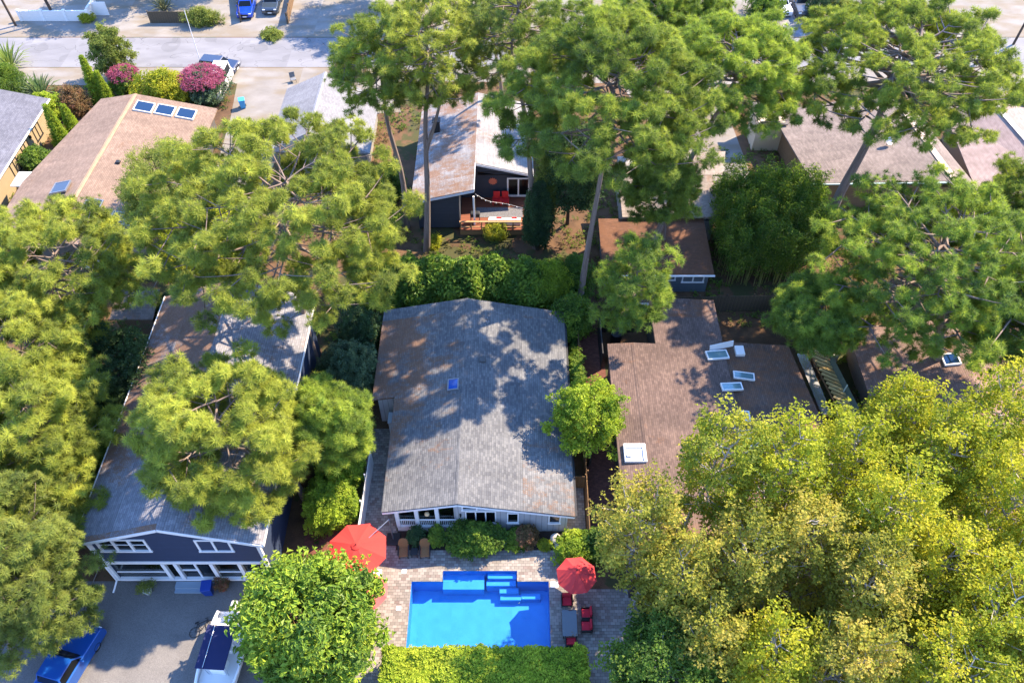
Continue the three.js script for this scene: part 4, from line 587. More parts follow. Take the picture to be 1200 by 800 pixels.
bush('garden_shrub', 'rose-tinged shrub under the bright pine', 'shrub', [-13.2, 10], 1.3, 2.6, { pal: PAL.green, n: 700 });
bush('ivy_column', 'dark ivy growing round the trunk at the deck corner', 'ivy', [2.3, -11.5], 1.15, 7.2, { pal: PAL.dark, n: 1700 });
bush('ivy_column', 'yellow-green ivy climbing high below the thin-crowned pine', 'ivy', [3.0, -12.6], 1.0, 10.5, { pal: PAL.olive, n: 1300, spray: SPRAY.small, size: 1.2 });
bush('garden_shrub', 'spiky light shrub below the deck railing', 'shrub', [-1.6, -13.1], 0.9, 1.2, { pal: PAL.gum, n: 320, spray: SPRAY.bamboo });
bush('garden_shrub', 'grassy yellow shrub on the straw below the deck', 'shrub', [-7.2, -12.0], 0.9, 0.9, { pal: PAL.gumY, n: 260, spray: SPRAY.small });
bush('garden_shrub', 'green shrub beside the forked pine trunks', 'shrub', [-11.9, -13.5], 1.6, 3.4, { pal: PAL.green, n: 800 });
bush('garden_shrub', 'full green shrub beside the garage corner', 'shrub', [-12.0, -18.6], 1.5, 3.6, { pal: PAL.green, n: 800 });
// front bed of the white house
bush('bed_shrub', 'small round shrub before the first porch post', 'shrub', [-6.55, 17.5], 0.55, 1.3, { pal: PAL.dark, n: 220, size: 0.8 });
bush('bed_shrub', 'small upright shrub before the last porch post', 'shrub', [-5.1, 17.5], 0.6, 1.4, { pal: PAL.green, n: 240, size: 0.8 });
bush('bed_shrub', 'large rounded green shrub under the triple window', 'shrub', [-2.4, 17.75], 1.75, 2.0, { pal: PAL.green, n: 1100, rz: 1.1, spray: SPRAY.leaf });
bush('bed_shrub', 'feathery shrub beside the blue hose', 'shrub', [0.15, 17.7], 0.75, 1.1, { pal: PAL.green, n: 280, size: 0.8 });
bush('bed_shrub', 'reddish shrub under the single window', 'shrub', [0.95, 17.6], 0.75, 1.5, { pal: PAL.rose, n: 300, size: 0.8 });
bush('bed_shrub', 'low yellow-green tuft beside the white boulders', 'shrub', [2.2, 18.0], 0.45, 0.6, { pal: PAL.gumY, n: 150, size: 0.6 });
bush('garden_shrub', 'leafy shrub beside the smaller red umbrella', 'shrub', [4.2, 18.6], 1.2, 1.7, { pal: PAL.lime, n: 520 });
bush('garden_shrub', 'green shrub between the wooden fence and the red umbrella', 'shrub', [5.8, 18.2], 1.1, 2.2, { pal: PAL.green, n: 500 });
for (const [x, z, R, H, l] of [[10.8, 24.2, 1.8, 2.6, 'shrub under the yellowing tree near the dining set'], [9.4, 27, 2, 3, 'dense shrub below the dining set'], [14.5, 25.8, 2, 2.6, 'shrub in front of the dark glazed gable'], [18, 26, 2.4, 3, 'shady shrub at the foot of the narrow trees'], [22.5, 23, 2.4, 3, 'green understorey shrub below the narrow turning trees'], [27, 22, 2.5, 3, 'green understorey shrub below the narrow yellow-green trees'], [27, 16, 2.4, 3, 'shrub beside the green panel under the yellow-green trees'], [32, 19, 2.6, 3, 'understorey shrub between the narrow trees and the straw-littered roof']]) bush('understorey_shrub', l, 'shrub', [x, z], R, H, { pal: PAL.green, n: 900 });
for (const [x, z, R, H, l, p] of [[-29, 5, 2, 3.6, 'dark shrub along the blue house wall under the pines', PAL.dark], [-29.4, 9.6, 2.1, 4, 'mixed green shrub halfway along the blue house wall', PAL.green], [-29, 14, 2.2, 4.4, 'vine-green shrub close to the front corner of the blue house', PAL.green], [-33, 12, 2.6, 4, 'shrub under the leafy pine beside the blue house', PAL.lime], [-32, 17.6, 2.6, 4.4, 'leafy shrub between the young pine and the shaggy conifer', PAL.lime], [-27.9, -2.2, 1.6, 2.8, 'shrub behind the dark outbuilding', PAL.dark], [-35, 2, 2.6, 3.4, 'shrub below the yellowish pine', PAL.lime], [-37.5, -3, 2.4, 3.2, 'shrub below the pale green pine', PAL.olive], [-13.4, 4.6, 1.6, 3, 'fern-like shrub at the foot of the big round-crowned pine', PAL.dark], [-18.5, -2.6, 2, 4.4, 'lime-leaved shrub behind the blue house ridge', PAL.green], [-22.8, -3.4, 2, 4, 'dark shrub behind the blue house gable', PAL.dark]]) bush('yard_shrub', l, 'shrub', [x, z], R, H, { pal: p, n: 1000 });
{
  const g = thing('bamboo_grove', 'dense bamboo thicket between the cottage and the taupe roof', 'bamboo'), r = rng(991), items = [], acc = [];
  for (let i = 0; i < 420; i++) {
    const x = 18.2 + r() * 9, z = -15.5 + r() * 8.8, H = 3.6 + r() * 3.6, lx = (r() - 0.5) * 1.6, lz = (r() - 0.5) * 1.6; if (x > 24.5 && z > -8.5) continue;
    limb(acc, [V3(x, 0, z), V3(x + lx * 0.3, H * 0.55, z + lz * 0.3), V3(x + lx, H, z + lz)], 0.035, 0.012, 4, 4);
    for (let k = 0; k < 17; k++) { const t = 0.3 + 0.72 * Math.pow(r(), 0.7); items.push([V3(x + lx * t * t + (r() - 0.5) * 0.9, H * t + (r() - 0.5) * 0.3, z + lz * t * t + (r() - 0.5) * 0.9), V3((r() - 0.5), 0.8, (r() - 0.5)).normalize(), 0.9 + r() * 0.6, r()]); }
  }
  const c = M('culms', acc, col(0x8a8a4a, 0.6), g, true); c.userData.kind = 'stuff'; scatter('foliage', SPRAY.bamboo, LEAF, items, PAL.green, 992, g); g.userData.kind = 'stuff';
}
// street side planting
strappy('bright green strap-leaved clump at the street corner', [-57.77, -42.02], 1.6, 3.0, [0.2, 0.27, 0.05], 90);
strappy('wide clump of long green blades by the cream house', [-52.06, -36.14], 1.8, 2.4, [0.13, 0.2, 0.06], 120);
strappy('clump of arching blades along the verge', [-54.08, -36.47], 1.6, 2.2, [0.12, 0.2, 0.05], 90);
strappy('spiky blade clump over the low fence across the street', [-43.62, -54.97], 1.2, 2.0, [0.17, 0.18, 0.08], 60);
bush('street_shrub', 'broad green shrub in front of the cream house roof', 'shrub', [-56.24, -37.14], 2.4, 2.6, { pal: PAL.green, n: 800, spray: SPRAY.bamboo });
bush('street_shrub', 'rounded yellow-green shrub beside the arborvitae', 'shrub', [-49.12, -31.63], 1.7, 3, { pal: PAL.lime, n: 800 });
bush('street_shrub', 'brownish rounded shrub beside the arborvitae', 'shrub', [-46.81, -32.89], 1.6, 3, { pal: PAL.rose, n: 700, spray: SPRAY.small, size: 1.3 });
bush('street_shrub', 'green shrub against the cream house wall', 'shrub', [-47.38, -23.44], 1.7, 2.2, { pal: PAL.green, n: 800 });
conifer('tall bright arborvitae nearest the magenta crape myrtle', [-45.04, -34.82], 0.95, 5.4); conifer('bright arborvitae next to the tallest one', [-44, -34.49], 0.8, 3.8); conifer('arborvitae rising beside the cream house corner', [-46.16, -26.83], 0.95, 4.8); conifer('short arborvitae close to the tan roof eave', [-45.53, -28.59], 0.9, 3.6);
bush('crape_myrtle', 'magenta crape myrtle beside the small street tree', 'crape myrtle', [-42.46, -36.8], 1.7, 2.8, { pal: PAL.green, blossom: 320, n: 620, group: 'crape myrtles at the street' });
bush('crape_myrtle', 'magenta crape myrtle in front of the white van', 'crape myrtle', [-33.51, -35.47], 2.7, 3.3, { pal: PAL.blue, blossom: 560, n: 1000, group: 'crape myrtles at the street' });
bush('street_shrub', 'yellow-green maple shrub between the crape myrtles', 'shrub', [-37.56, -34.82], 3.0, 3.4, { pal: PAL.gumY, n: 1300, rz: 2, spray: SPRAY.maple });
bush('street_shrub', 'rusty brown shrub behind the garage roof', 'shrub', [-18.44, -40.24], 2.1, 2.6, { pal: PAL.brown, n: 800, spray: SPRAY.small, size: 1.3 });
bush('street_shrub', 'dry olive shrub on the fence across the street', 'shrub', [-37.89, -51.62], 2.6, 1.9, { pal: PAL.olive, n: 800, rz: 1.2, spray: SPRAY.small, size: 1.2 });
bush('street_shrub', 'low weeds on the sandy verge beside the driveway', 'shrub', [-28.95, -48.61], 1.4, 0.6, { pal: PAL.olive, n: 260 });
bush('street_shrub', 'small bright shrub at the end of the white wall', 'shrub', [-52.3, -52.44], 0.8, 0.9, { pal: PAL.gumY, n: 220 });
bush('street_shrub', 'dark round shrub near the gable roofed house', 'shrub', [43.59, -36.8], 1.8, 2.4, { pal: PAL.dark, n: 700 });
bush('street_shrub', 'dark green shrub beside the parked dark pickup', 'shrub', [37.99, -52.03], 2.2, 4, { pal: PAL.dark, n: 900 });
bush('street_shrub', 'overgrown shrub beyond the blue bin', 'shrub', [39.99, -50.4], 2.6, 3.2, { pal: PAL.olive, n: 900 });
bush('street_shrub', 'hedge-like shrub at the far driveway corner', 'shrub', [31.21, -53.28], 2.4, 3, { pal: PAL.green, n: 900 });
bush('street_shrub', 'yellowing shrub by the lawn at the gable roofed house', 'shrub', [55.45, -35.15], 1.2, 1.4, { pal: PAL.gum, n: 300 });
{ const h = thing('distant_thicket', 'mixed green thicket filling the lots beyond the street', 'thicket'), r = rng(555), items = []; h.userData.kind = 'stuff';
  for (let i = 0; i < 5200; i++) { const x = -5 + r() * 110, z = -62 - r() * 14, c = 2 + 4 * vn(x * 0.3, z * 0.3, 4); items.push([V3(x, c * Math.pow(r(), 0.5), z), V3((r() - 0.5), 1, (r() - 0.5)).normalize(), 1.3 + r(), vn(x * 0.4, z * 0.4, 9)]); }
  scatter('foliage', SPRAY.leaf, LEAF, items, PAL.green, 556, h); }
{ // weeds, fallen leaves and seedlings over the open soil between the houses
  const h = thing('ground_cover', 'low weeds and leaf litter over the bare soil', 'ground cover'), r = rng(1212), items = []; h.userData.kind = 'stuff';
  const out = (x, z) => (x > -11.7 && x < 8.4 && z > -1 && z < 34) || (x > -33 && x < -14 && z > 0 && z < 40) || (x > 7 && x < 24 && z > -2 && z < 22) || (x > -9.5 && x < 2.5 && z < -13 && z > -30) || z < -38 || (x > -31 && x < -23 && z < -19) || (x > -46 && x < -30 && z > -30 && z < -7);
  for (let i = 0; i < 26000; i++) { const x = -58 + r() * 116, z = -38 + r() * 70; if (out(x, z) || vn(x * 0.35, z * 0.35, 66) < 0.38) continue; items.push([V3(x, 0.03 + r() * 0.22, z), V3((r() - 0.5) * 0.5, 1, (r() - 0.5) * 0.5).normalize(), 0.6 + r() * 0.7, vn(x * 0.5, z * 0.5, 12) * 1.1]); }
  scatter('foliage', SPRAY.leaf, LEAF, items, [...PAL.green.slice(0, 2), PAL.olive[1], PAL.brown[1]], 1213, h); }

// ---------------------------------------------------------------- fences and walls
function boardFence(label, a, b, H, mat, o = {}) {
  const L = Math.hypot(b[0] - a[0], b[1] - a[1]), ang = Math.atan2(-(b[1] - a[1]), b[0] - a[0]), h = thing(o.name ?? 'board_fence', label, 'fence', a[0], a[1], ang), w = o.w ?? 0.3, n = Math.round(L / w), g = bx(L / n - 0.012, H, 0.03, 0, H / 2, 0), r = rng(Math.round(L * 100)); clean(g); uvm(g);
  for (let i = 0; i < n; i++) { const m = new THREE.Mesh(g, mat); m.name = 'board'; m.position.set((i + 0.5) * L / n, (r() - 0.5) * 0.03, (r() - 0.5) * 0.01); m.castShadow = m.receiveShadow = true; h.add(m); }
  M('rail', [bx(L, 0.09, 0.05, L / 2, 0.35, -0.045), bx(L, 0.09, 0.05, L / 2, H - 0.3, -0.045)], mat, h);
  for (let x = 0; x <= L + 0.1; x += L / Math.max(1, Math.round(L / 2.4))) M('post', bx(0.1, H + 0.08, 0.1, x, H / 2 + 0.04, -0.12), mat, h);
  return h;
}
boardFence('weathered board fence behind the brown-roofed house', [13.4, -3.6], [22.6, -3.9], 1.9, MAT.fenceOld); boardFence('board fence running from the bamboo to the striped walkway', [22.6, -3.9], [23.4, 1.8], 1.9, MAT.fenceOld);
boardFence('brown board fence between the white house and the brick path', [5.35, -3], [5.2, 17.6], 1.7, MAT.fence); boardFence('short wooden gate fence beside the white house wall', [3.8, 13.4], [5.2, 13.4], 1.6, MAT.fence, { w: 0.28 });
boardFence('white picket board fence beside the white house walkway', [-10.3, 17.6], [-10.15, 11.4], 1.9, MAT.white, { w: 0.3 });
boardFence('grey board fence across the street with a shrub on it', [-44.44, -51.83], [-39.62, -51.83], 1.5, MAT.fenceOld); boardFence('low wooden fence beside the parked cars', [-33.27, -52.03], [-35.26, -59.35], 1.3, MAT.fenceOld); boardFence('stained wooden fence beside the dark car', [-27.43, -51.62], [-27.86, -58.46], 1.4, MAT.fence);
{ const h = thing('white_wall', 'low white rendered wall across the street', 'wall', ...[-60.61, -52.44]); M('wall_panel', [box4(0, -0.12, 8.6, 0.12, 0, 1.3), box4(8.6, -2.6, 8.84, 0.12, 0, 1.7)], col(0xdad6cf, 0.8), h); for (let i = 0; i < 4; i++) M('pier', rb(0.34, 1.45, 0.34, 0.15 + i * 2.8, 0.72, 0, 0.03), col(0xe2dfd9, 0.8), h); M('white_gate', box4(8.9, -1.2, 10.6, -1.1, 0.1, 1.8), MAT.white, h); }
{ // slatted walkway beside the brown-roofed house
  const h = thing('slatted_walkway', 'walkway of slanted yellowish wooden slats beside the metal roof edge', 'walkway', 23.9, 1.2);
  for (let i = 0; i < 17; i++) { const m = M('slat', bx(1.5, 0.06, 0.24, 0, 0, 0, -0.55), i % 3 ? col(0xb09a63, 0.85) : col(0x9c8550, 0.85), h); m.position.set(0.05 + i * 0.075, 1.75, i * 0.44); }
  M('rail', [bar([-0.7, 1.66, -0.5], [0.65, 1.66, 7.5], 0.08), bar([0.6, 1.66, -0.7], [1.95, 1.66, 7.2], 0.08)], MAT.post, h); for (let i = 0; i < 5; i++) M('post', bx(0.1, 1.64, 0.1, -0.66 + i * 0.33, 0.82, -0.4 + i * 1.9), MAT.post, h);
}
{ const h = thing('green_panel', 'long faded green canvas panel leaning beside the slatted walkway', 'panel'); const a = V3(...[24.99, 2.2, 2.95]), b = V3(...[25.81, 2.2, 8.64]), c = V3(...[25.13, 1.2, 9.54]), d = V3(...[24.56, 1.2, 3.43]);
  M('canvas', slab([a.toArray(), b.toArray(), c.toArray(), d.toArray()], 0.05), std({ roughness: 0.9, map: tex(256, 256, 8, 8, (x, y) => mix([112, 128, 106], [140, 152, 128], fbm(x * 1.5, y * 0.6, 3, 4))) }), h, true);
  M('batten', bar([(a.x + b.x) / 2, 2.24, (a.z + b.z) / 2], [(c.x + d.x) / 2, 1.24, (c.z + d.z) / 2], 0.09, 0.05), col(0xb9c4b0, 0.8), h);
  for (const q of [a, b, c, d]) M('pole', rod([q.x, 0, q.z], [q.x, q.y - 0.04, q.z], 0.04), MAT.steel, h);
}
{ const h = thing('storage_locker', 'pale box locker at the end of the slatted walkway', 'locker', 25.11, 1.76); M('body', rb(1.6, 1.5, 1.2, 0, 0.75, 0, 0.05), col(0xa9a59a, 0.8), h); M('lid', rb(1.7, 0.1, 1.3, 0, 1.55, 0, 0.04), col(0xb9b5aa, 0.8), h); }
{ const h = thing('side_enclosure', 'black fenced utility enclosure against the brown-roofed house', 'enclosure', 8.4, 0.4); M('fence_panel', [box4(-1.3, -1.9, -1.22, 2.2, 0, 2.1), box4(-1.22, -1.9, 1.8, -1.82, 0, 2.1)], MAT.dark, h); M('tank', cyl(0.45, 0.45, 1.3, 0.1, 0.65, -0.6, 16), MAT.black, h); M('cooling_unit', [rb(0.9, 0.9, 0.9, -0.2, 0.46, 1.2, 0.05), cyl(0.33, 0.33, 0.05, -0.2, 0.92, 1.2, 16)], MAT.steel, h); }

// ---------------------------------------------------------------- patio furniture
function umbrella(label, x, z, y, R, hex, cant) {
  const u = thing('patio_umbrella', label, 'umbrella', x, z), cm = leafMat({ color: hex, roughness: 1, transmission: 0.35 }), N = 8, rot = 0.3;
  const canopy = new THREE.Group(); canopy.name = 'canopy'; u.add(canopy);
  for (let i = 0; i < N; i++) {
    const a0 = rot + i / N * 6.2832, a1 = rot + (i + 1) / N * 6.2832, pos = [], at = (t, s) => { const q = V3(Math.cos(a0), 0, Math.sin(a0)).lerp(V3(Math.cos(a1), 0, Math.sin(a1)), s).multiplyScalar(R * t); q.y = y + 0.62 - 0.62 * Math.pow(t, 1.25) - 0.06 * Math.sin(s * Math.PI) * t; return q; };
    for (let j = 0; j < 4; j++) for (let k = 0; k < 4; k++) { const A = at(0.06 + 0.94 * j / 4, k / 4), B = at(0.06 + 0.94 * j / 4, (k + 1) / 4), C = at(0.06 + 0.94 * (j + 1) / 4, (k + 1) / 4), D = at(0.06 + 0.94 * (j + 1) / 4, k / 4); for (const q of [A, C, B, A, D, C]) pos.push(q.x, q.y, q.z); }
    const g = new THREE.BufferGeometry(); g.setAttribute('position', new THREE.Float32BufferAttribute(pos, 3)); g.computeVertexNormals(); M('gore', g, cm, canopy);
    const e = at(1, 0), s = at(0.06, 0); M('rib', rod([s.x, s.y - 0.05, s.z], [e.x, e.y - 0.03, e.z], 0.014, 5), MAT.steel, canopy);
  }
  M('vent_cap', new THREE.ConeGeometry(R * 0.17, 0.14, 8, 1, true).translate(0, y + 0.66, 0), cm, u); M('finial', cyl(0.03, 0.05, 0.12, 0, y + 0.76, 0, 8), MAT.dark, u);
  if (cant) { const [cx, cz] = cant; M('pole', [rod([cx, 0.1, cz], [cx, y + 0.5, cz], 0.05, 8), rod([cx, y + 0.5, cz], [0, y + 0.15, 0], 0.035, 8)], MAT.steel, u); M('base', rb(0.9, 0.12, 0.9, cx, 0.1, cz, 0.04), MAT.dark, u); }
  else { M('pole', rod([0, 0.05, 0], [0, y + 0.6, 0], 0.025, 8), MAT.steel, u); M('base', cyl(0.26, 0.3, 0.1, 0, 0.08, 0, 16), MAT.dark, u); }
  return u;
}
umbrella('large red octagonal umbrella beside the white fence', -10.03, 19.35, 2.35, 1.98, 0xd8463f, [1.9, -1.9]);
umbrella('faded pinkish red umbrella beside the glossy round tree', -9.12, 22.01, 1.95, 1.3, 0xdb6a68);
umbrella('red umbrella half hidden by leaves above the dining set', 4.12, 20.97, 2.05, 1.32, 0xd24545);
function wickerChair(label, x, z) {
  const c = thing('wicker_chair', label, 'chair', x, z, 0.05, 'wicker chairs on the patio'), m = std({ roughness: 0.9, map: tex(64, 64, 0.3, 0.3, (u, v) => ((Math.floor(u / 0.03) + Math.floor(v / 0.03)) % 2 ? [196, 142, 88] : [160, 108, 62])) });
  const back = new THREE.Shape(); back.moveTo(-0.29, 0); back.lineTo(0.29, 0); back.quadraticCurveTo(0.42, 0.5, 0.2, 0.72); back.quadraticCurveTo(0, 0.84, -0.2, 0.72); back.quadraticCurveTo(-0.42, 0.5, -0.29, 0);
  M('backrest', new THREE.ExtrudeGeometry(back, { depth: 0.06, bevelEnabled: true, bevelSize: 0.015, bevelThickness: 0.015, bevelSegments: 1 }).rotateX(-0.35).translate(0, 0.42, -0.25), m, c);
  M('seat', rb(0.6, 0.1, 0.72, 0, 0.42, 0.12, 0.04), m, c); for (const s of [-1, 1]) { M('armrest', [rb(0.09, 0.06, 0.72, s * 0.34, 0.62, 0.1, 0.03), rod([s * 0.34, 0.42, 0.42], [s * 0.34, 0.6, 0.42], 0.025)], MAT.dark, c); for (const t of [-0.2, 0.42]) M('leg', rod([s * 0.29, 0.03, t], [s * 0.29, 0.4, t], 0.03), MAT.dark, c); } return c;
}
wickerChair('tan wicker armchair facing the pool by the porch corner', -7.31, 18.44); wickerChair('tan wicker armchair facing the pool beside the side table', -5.87, 18.44);
{ const t = thing('side_table', 'small black side table between the wicker chairs', 'table', -6.58, 18.57); M('table_top', rb(0.5, 0.04, 0.5, 0, 0.5, 0, 0.015), MAT.black, t); for (const [a, b] of [[-1, -1], [1, -1], [-1, 1], [1, 1]]) M('leg', rod([a * 0.2, 0.03, b * 0.2], [a * 0.2, 0.48, b * 0.2], 0.02), MAT.black, t); }
function cushionChair(label, x, z, ry) {
  const c = thing('cushioned_chair', label, 'chair', x, z, ry, 'red cushioned chairs of the dining set'), rm = col(0xa8182a, 0.85);
  M('frame', [rb(0.72, 0.06, 0.68, 0, 0.36, 0, 0.02), rb(0.06, 0.28, 0.66, -0.35, 0.5, 0, 0.02), rb(0.06, 0.28, 0.66, 0.35, 0.5, 0, 0.02), rb(0.72, 0.5, 0.06, 0, 0.62, -0.34, 0.02)], MAT.black, c); M('seat_cushion', rb(0.6, 0.13, 0.58, 0, 0.46, 0.03, 0.05, 3), rm, c); M('back_cushion', rb(0.6, 0.5, 0.14, 0, 0.74, -0.25, 0.05, 3), rm, c);
  for (const [a, b] of [[-1, -1], [1, -1], [-1, 1], [1, 1]]) M('leg', rod([a * 0.32, 0.03, b * 0.3], [a * 0.32, 0.36, b * 0.3], 0.025), MAT.black, c); return c;
}
cushionChair('red cushioned chair at the house end of the dining table', 3.55, 21.98, 0); cushionChair('red cushioned chair on the tree side of the dining table, house end', 4.77, 22.83, -Math.PI / 2); cushionChair('red cushioned chair on the tree side of the dining table, hedge end', 4.73, 23.66, -Math.PI / 2); cushionChair('red cushioned chair at the hedge end of the dining table', 3.7, 24.7, Math.PI);
{ const t = thing('dining_table', 'black glass-topped patio dining table', 'table', 3.64, 23.55); M('table_top', rb(0.95, 0.04, 1.7, 0, 0.72, 0, 0.015), new THREE.MeshPhysicalMaterial({ color: 0x1c2a2e, roughness: 0.15, clearcoat: 1 }), t); for (const [a, b] of [[-1, -1], [1, -1], [-1, 1], [1, 1]]) M('leg', rod([a * 0.4, 0.03, b * 0.75], [a * 0.4, 0.7, b * 0.75], 0.03), MAT.black, t); }
{ const t = thing('lounge_table', 'white low table between the two red umbrellas', 'table', -9.17, 20.28); M('table_top', rb(1.1, 0.08, 0.9, 0, 0.45, 0, 0.03), MAT.white, t); for (const [a, b] of [[-1, -1], [1, -1], [-1, 1], [1, 1]]) M('leg', bx(0.07, 0.41, 0.07, a * 0.45, 0.235, b * 0.36), MAT.white, t); }
[[3.0, 17.5, 0.42, 1], [3.45, 17.75, 0.34, 2], [3.15, 18.0, 0.28, 3]].forEach(([x, z, R, s], i) => { const g = new THREE.IcosahedronGeometry(R, 2), p = g.attributes.position; for (let k = 0; k < p.count; k++) { const v = V3().fromBufferAttribute(p, k), q = 0.78 + 0.4 * vn(v.x * 3 / R * 0.4 + s * 5, v.y * 3 + v.z * 4 + 9, s); p.setXYZ(k, v.x * q, v.y * q * 0.75, v.z * q); } g.computeVertexNormals(); const m = M('boulder', g.translate(x, 0.05 + R * 0.5, z), col(0xb4aca2, 0.95)); tag(m, 'whitish boulder at the corner of the white house bed', 'boulder', 'white boulders by the house corner'); });
{ const t = thing('hose_reel', 'blue garden hose on a dark reel under the white wall', 'hose reel', -0.52, 17.82); M('reel_frame', [bx(0.06, 0.9, 0.3, -0.28, 0.48, 0), bx(0.06, 0.9, 0.3, 0.28, 0.48, 0)], MAT.black, t); M('hose', [0, 1, 2].map(i => new THREE.TorusGeometry(0.24, 0.05, 6, 16).rotateY(Math.PI / 2).translate(-0.12 + i * 0.12, 0.5, 0)), col(0x1550c8, 0.5), t); }
{ const t = thing('side_cabinet', 'pale louvred cabinet at the side door of the white house', 'cabinet', -8.6, 8.4); M('body', rb(0.9, 1.5, 0.9, -0.1, 0.8, 0, 0.03), col(0xb4bdc0, 0.7), t); M('lid', rb(1.0, 0.08, 1.0, -0.1, 1.6, 0, 0.03), col(0xa3acb0, 0.7), t); }
{ const t = thing('cooling_unit', 'grey air conditioning unit beside the wooden fence', 'cooling unit', 6.8, 17.94); M('casing', rb(0.95, 0.95, 0.95, 0, 0.5, 0, 0.05), col(0xa9adb0, 0.5), t); M('fan_grille', [0.34, 0.24, 0.14].map(r => new THREE.TorusGeometry(r, 0.015, 5, 20).rotateX(Math.PI / 2).translate(0, 0.99, 0)), MAT.dark, t); }
// deck furniture
function deckChair(label, x, z) { const c = thing('red_deck_chair', label, 'chair', x, z, 0, 'red chairs on the wooden deck', 0.74), m = col(0xc01c22, 0.7); M('seat', rb(0.62, 0.08, 0.6, 0, 0.38, 0.05, 0.03), m, c); M('backrest', rb(0.62, 0.8, 0.08, 0, 0.78, -0.3, 0.03).rotateX(-0.1), m, c); for (const s of [-1, 1]) M('armrest', [rb(0.1, 0.05, 0.66, s * 0.34, 0.58, 0.02, 0.02), bx(0.06, 0.56, 0.06, s * 0.34, 0.285, 0.3), bx(0.06, 0.56, 0.06, s * 0.34, 0.285, -0.24)], m, c); return c; }
deckChair('red high-backed chair against the dark deck wall', -1.45, -17.0); deckChair('red high-backed chair against the dark deck wall', -0.65, -17.0);
{ const t = thing('outdoor_sofa', 'pale outdoor sofa with red cushions along the deck railing', 'sofa', -0.7, -14.2, Math.PI, undefined, 0.74); M('base', rb(3.0, 0.32, 0.8, 0, 0.2, 0, 0.05), col(0xc9c2b6, 0.85), t); M('backrest', rb(3.0, 0.5, 0.2, 0, 0.5, -0.32, 0.05), col(0xd6d0c6, 0.85), t); for (const x of [-0.9, 0.5]) M('cushion', rb(0.5, 0.42, 0.16, x, 0.58, -0.1, 0.06, 3), col(0xb82226, 0.8), t); M('throw', rb(0.8, 0.06, 0.72, 1.0, 0.39, 0.02, 0.02), MAT.white, t); }
{ const t = thing('barbecue_grill', 'dark barbecue grill at the corner of the deck railing', 'grill', -3.4, -14.4, 0, undefined, 0.74); M('hood', rb(0.9, 0.4, 0.55, 0, 0.95, 0, 0.12, 3), MAT.dark, t); M('cart', [bx(0.9, 0.06, 0.5, 0, 0.72, 0), bx(0.06, 0.7, 0.06, -0.4, 0.36, 0.2), bx(0.06, 0.7, 0.06, 0.4, 0.36, 0.2), bx(0.06, 0.7, 0.06, -0.4, 0.36, -0.2), bx(0.06, 0.7, 0.06, 0.4, 0.36, -0.2)], MAT.steel, t); }
{ const t = thing('deck_rug', 'grey patterned rug on the wooden deck', 'rug', 0, 0); M('weave', box4(-3.4, -16.4, 1.0, -15.0, 0.745, 0.757), std({ roughness: 1, map: tex(128, 128, 1, 1, (x, y) => { const v = 110 + 60 * hash(Math.floor(x * 30), Math.floor(y * 30), 2); return [v, v, v * 1.02]; }) }), t); }
{ const t = thing('string_lights', 'string of white bulbs swagged over the deck', 'string lights', 0, 0), cv = new THREE.CatmullRomCurve3([V3(-3.3, 4.0, -14.4), V3(-2.2, 2.9, -14.8), V3(-0.6, 2.3, -15.1), V3(1.5, 2.3, -14.3)]); M('wire', new THREE.TubeGeometry(cv, 24, 0.015, 4), MAT.white, t); for (let i = 0; i < 9; i++) { const p = cv.getPoint((i + 0.5) / 9); M('bulb', new THREE.SphereGeometry(0.05, 8, 6).translate(p.x, p.y - 0.08, p.z), MAT.lamp, t); } }
{ const t = thing('satellite_dish', 'grey satellite dish on the taupe roof', 'dish', 35.87, -21.77, 0.6, undefined, 3.55); M('reflector', new THREE.LatheGeometry([0, 0.15, 0.3, 0.42].map(r => new THREE.Vector2(r, r * r * 0.6)), 20).rotateX(0.7).translate(0, 0.85, 0), MAT.steel, t); M('mast', [rod([0, 0, 0], [0, 0.85, 0], 0.03), rod([0, 0.7, 0], [0, 1.1, 0.45], 0.015)], MAT.dark, t); }

// ---------------------------------------------------------------- vehicles
function frustum(x0, x1, z0, z1, y0, tx0, tx1, tz0, tz1, y1) { const v = [[x0, y0, z0], [x1, y0, z0], [x1, y0, z1], [x0, y0, z1], [tx0, y1, tz0], [tx1, y1, tz0], [tx1, y1, tz1], [tx0, y1, tz1]], f = [[3, 2, 6, 7], [1, 0, 4, 5], [2, 1, 5, 6], [0, 3, 7, 4], [4, 7, 6, 5], [0, 1, 2, 3]], pos = []; for (const [a, b, c, d] of f) for (const i of [a, b, c, a, c, d]) pos.push(...v[i]); const g = new THREE.BufferGeometry(); g.setAttribute('position', new THREE.Float32BufferAttribute(pos, 3)); g.computeVertexNormals(); return g; }
const quad = (a, b, c, d, t = 0.012) => { const A = V3(...a), n = V3(...b).sub(A).cross(V3(...d).sub(A)).normalize().multiplyScalar(t), pos = [], P = [a, b, c, d].map(q => V3(...q)), Q = P.map(q => q.clone().add(n)); const f = (i, j, k, l) => { for (const v of [i, j, k, i, k, l]) pos.push(v.x, v.y, v.z); }; f(...Q); f(P[3], P[2], P[1], P[0]); for (let i = 0; i < 4; i++) { const j = (i + 1) % 4; f(P[i], P[j], Q[j], Q[i]); } const g = new THREE.BufferGeometry(); g.setAttribute('position', new THREE.Float32BufferAttribute(pos, 3)); g.computeVertexNormals(); return g; };
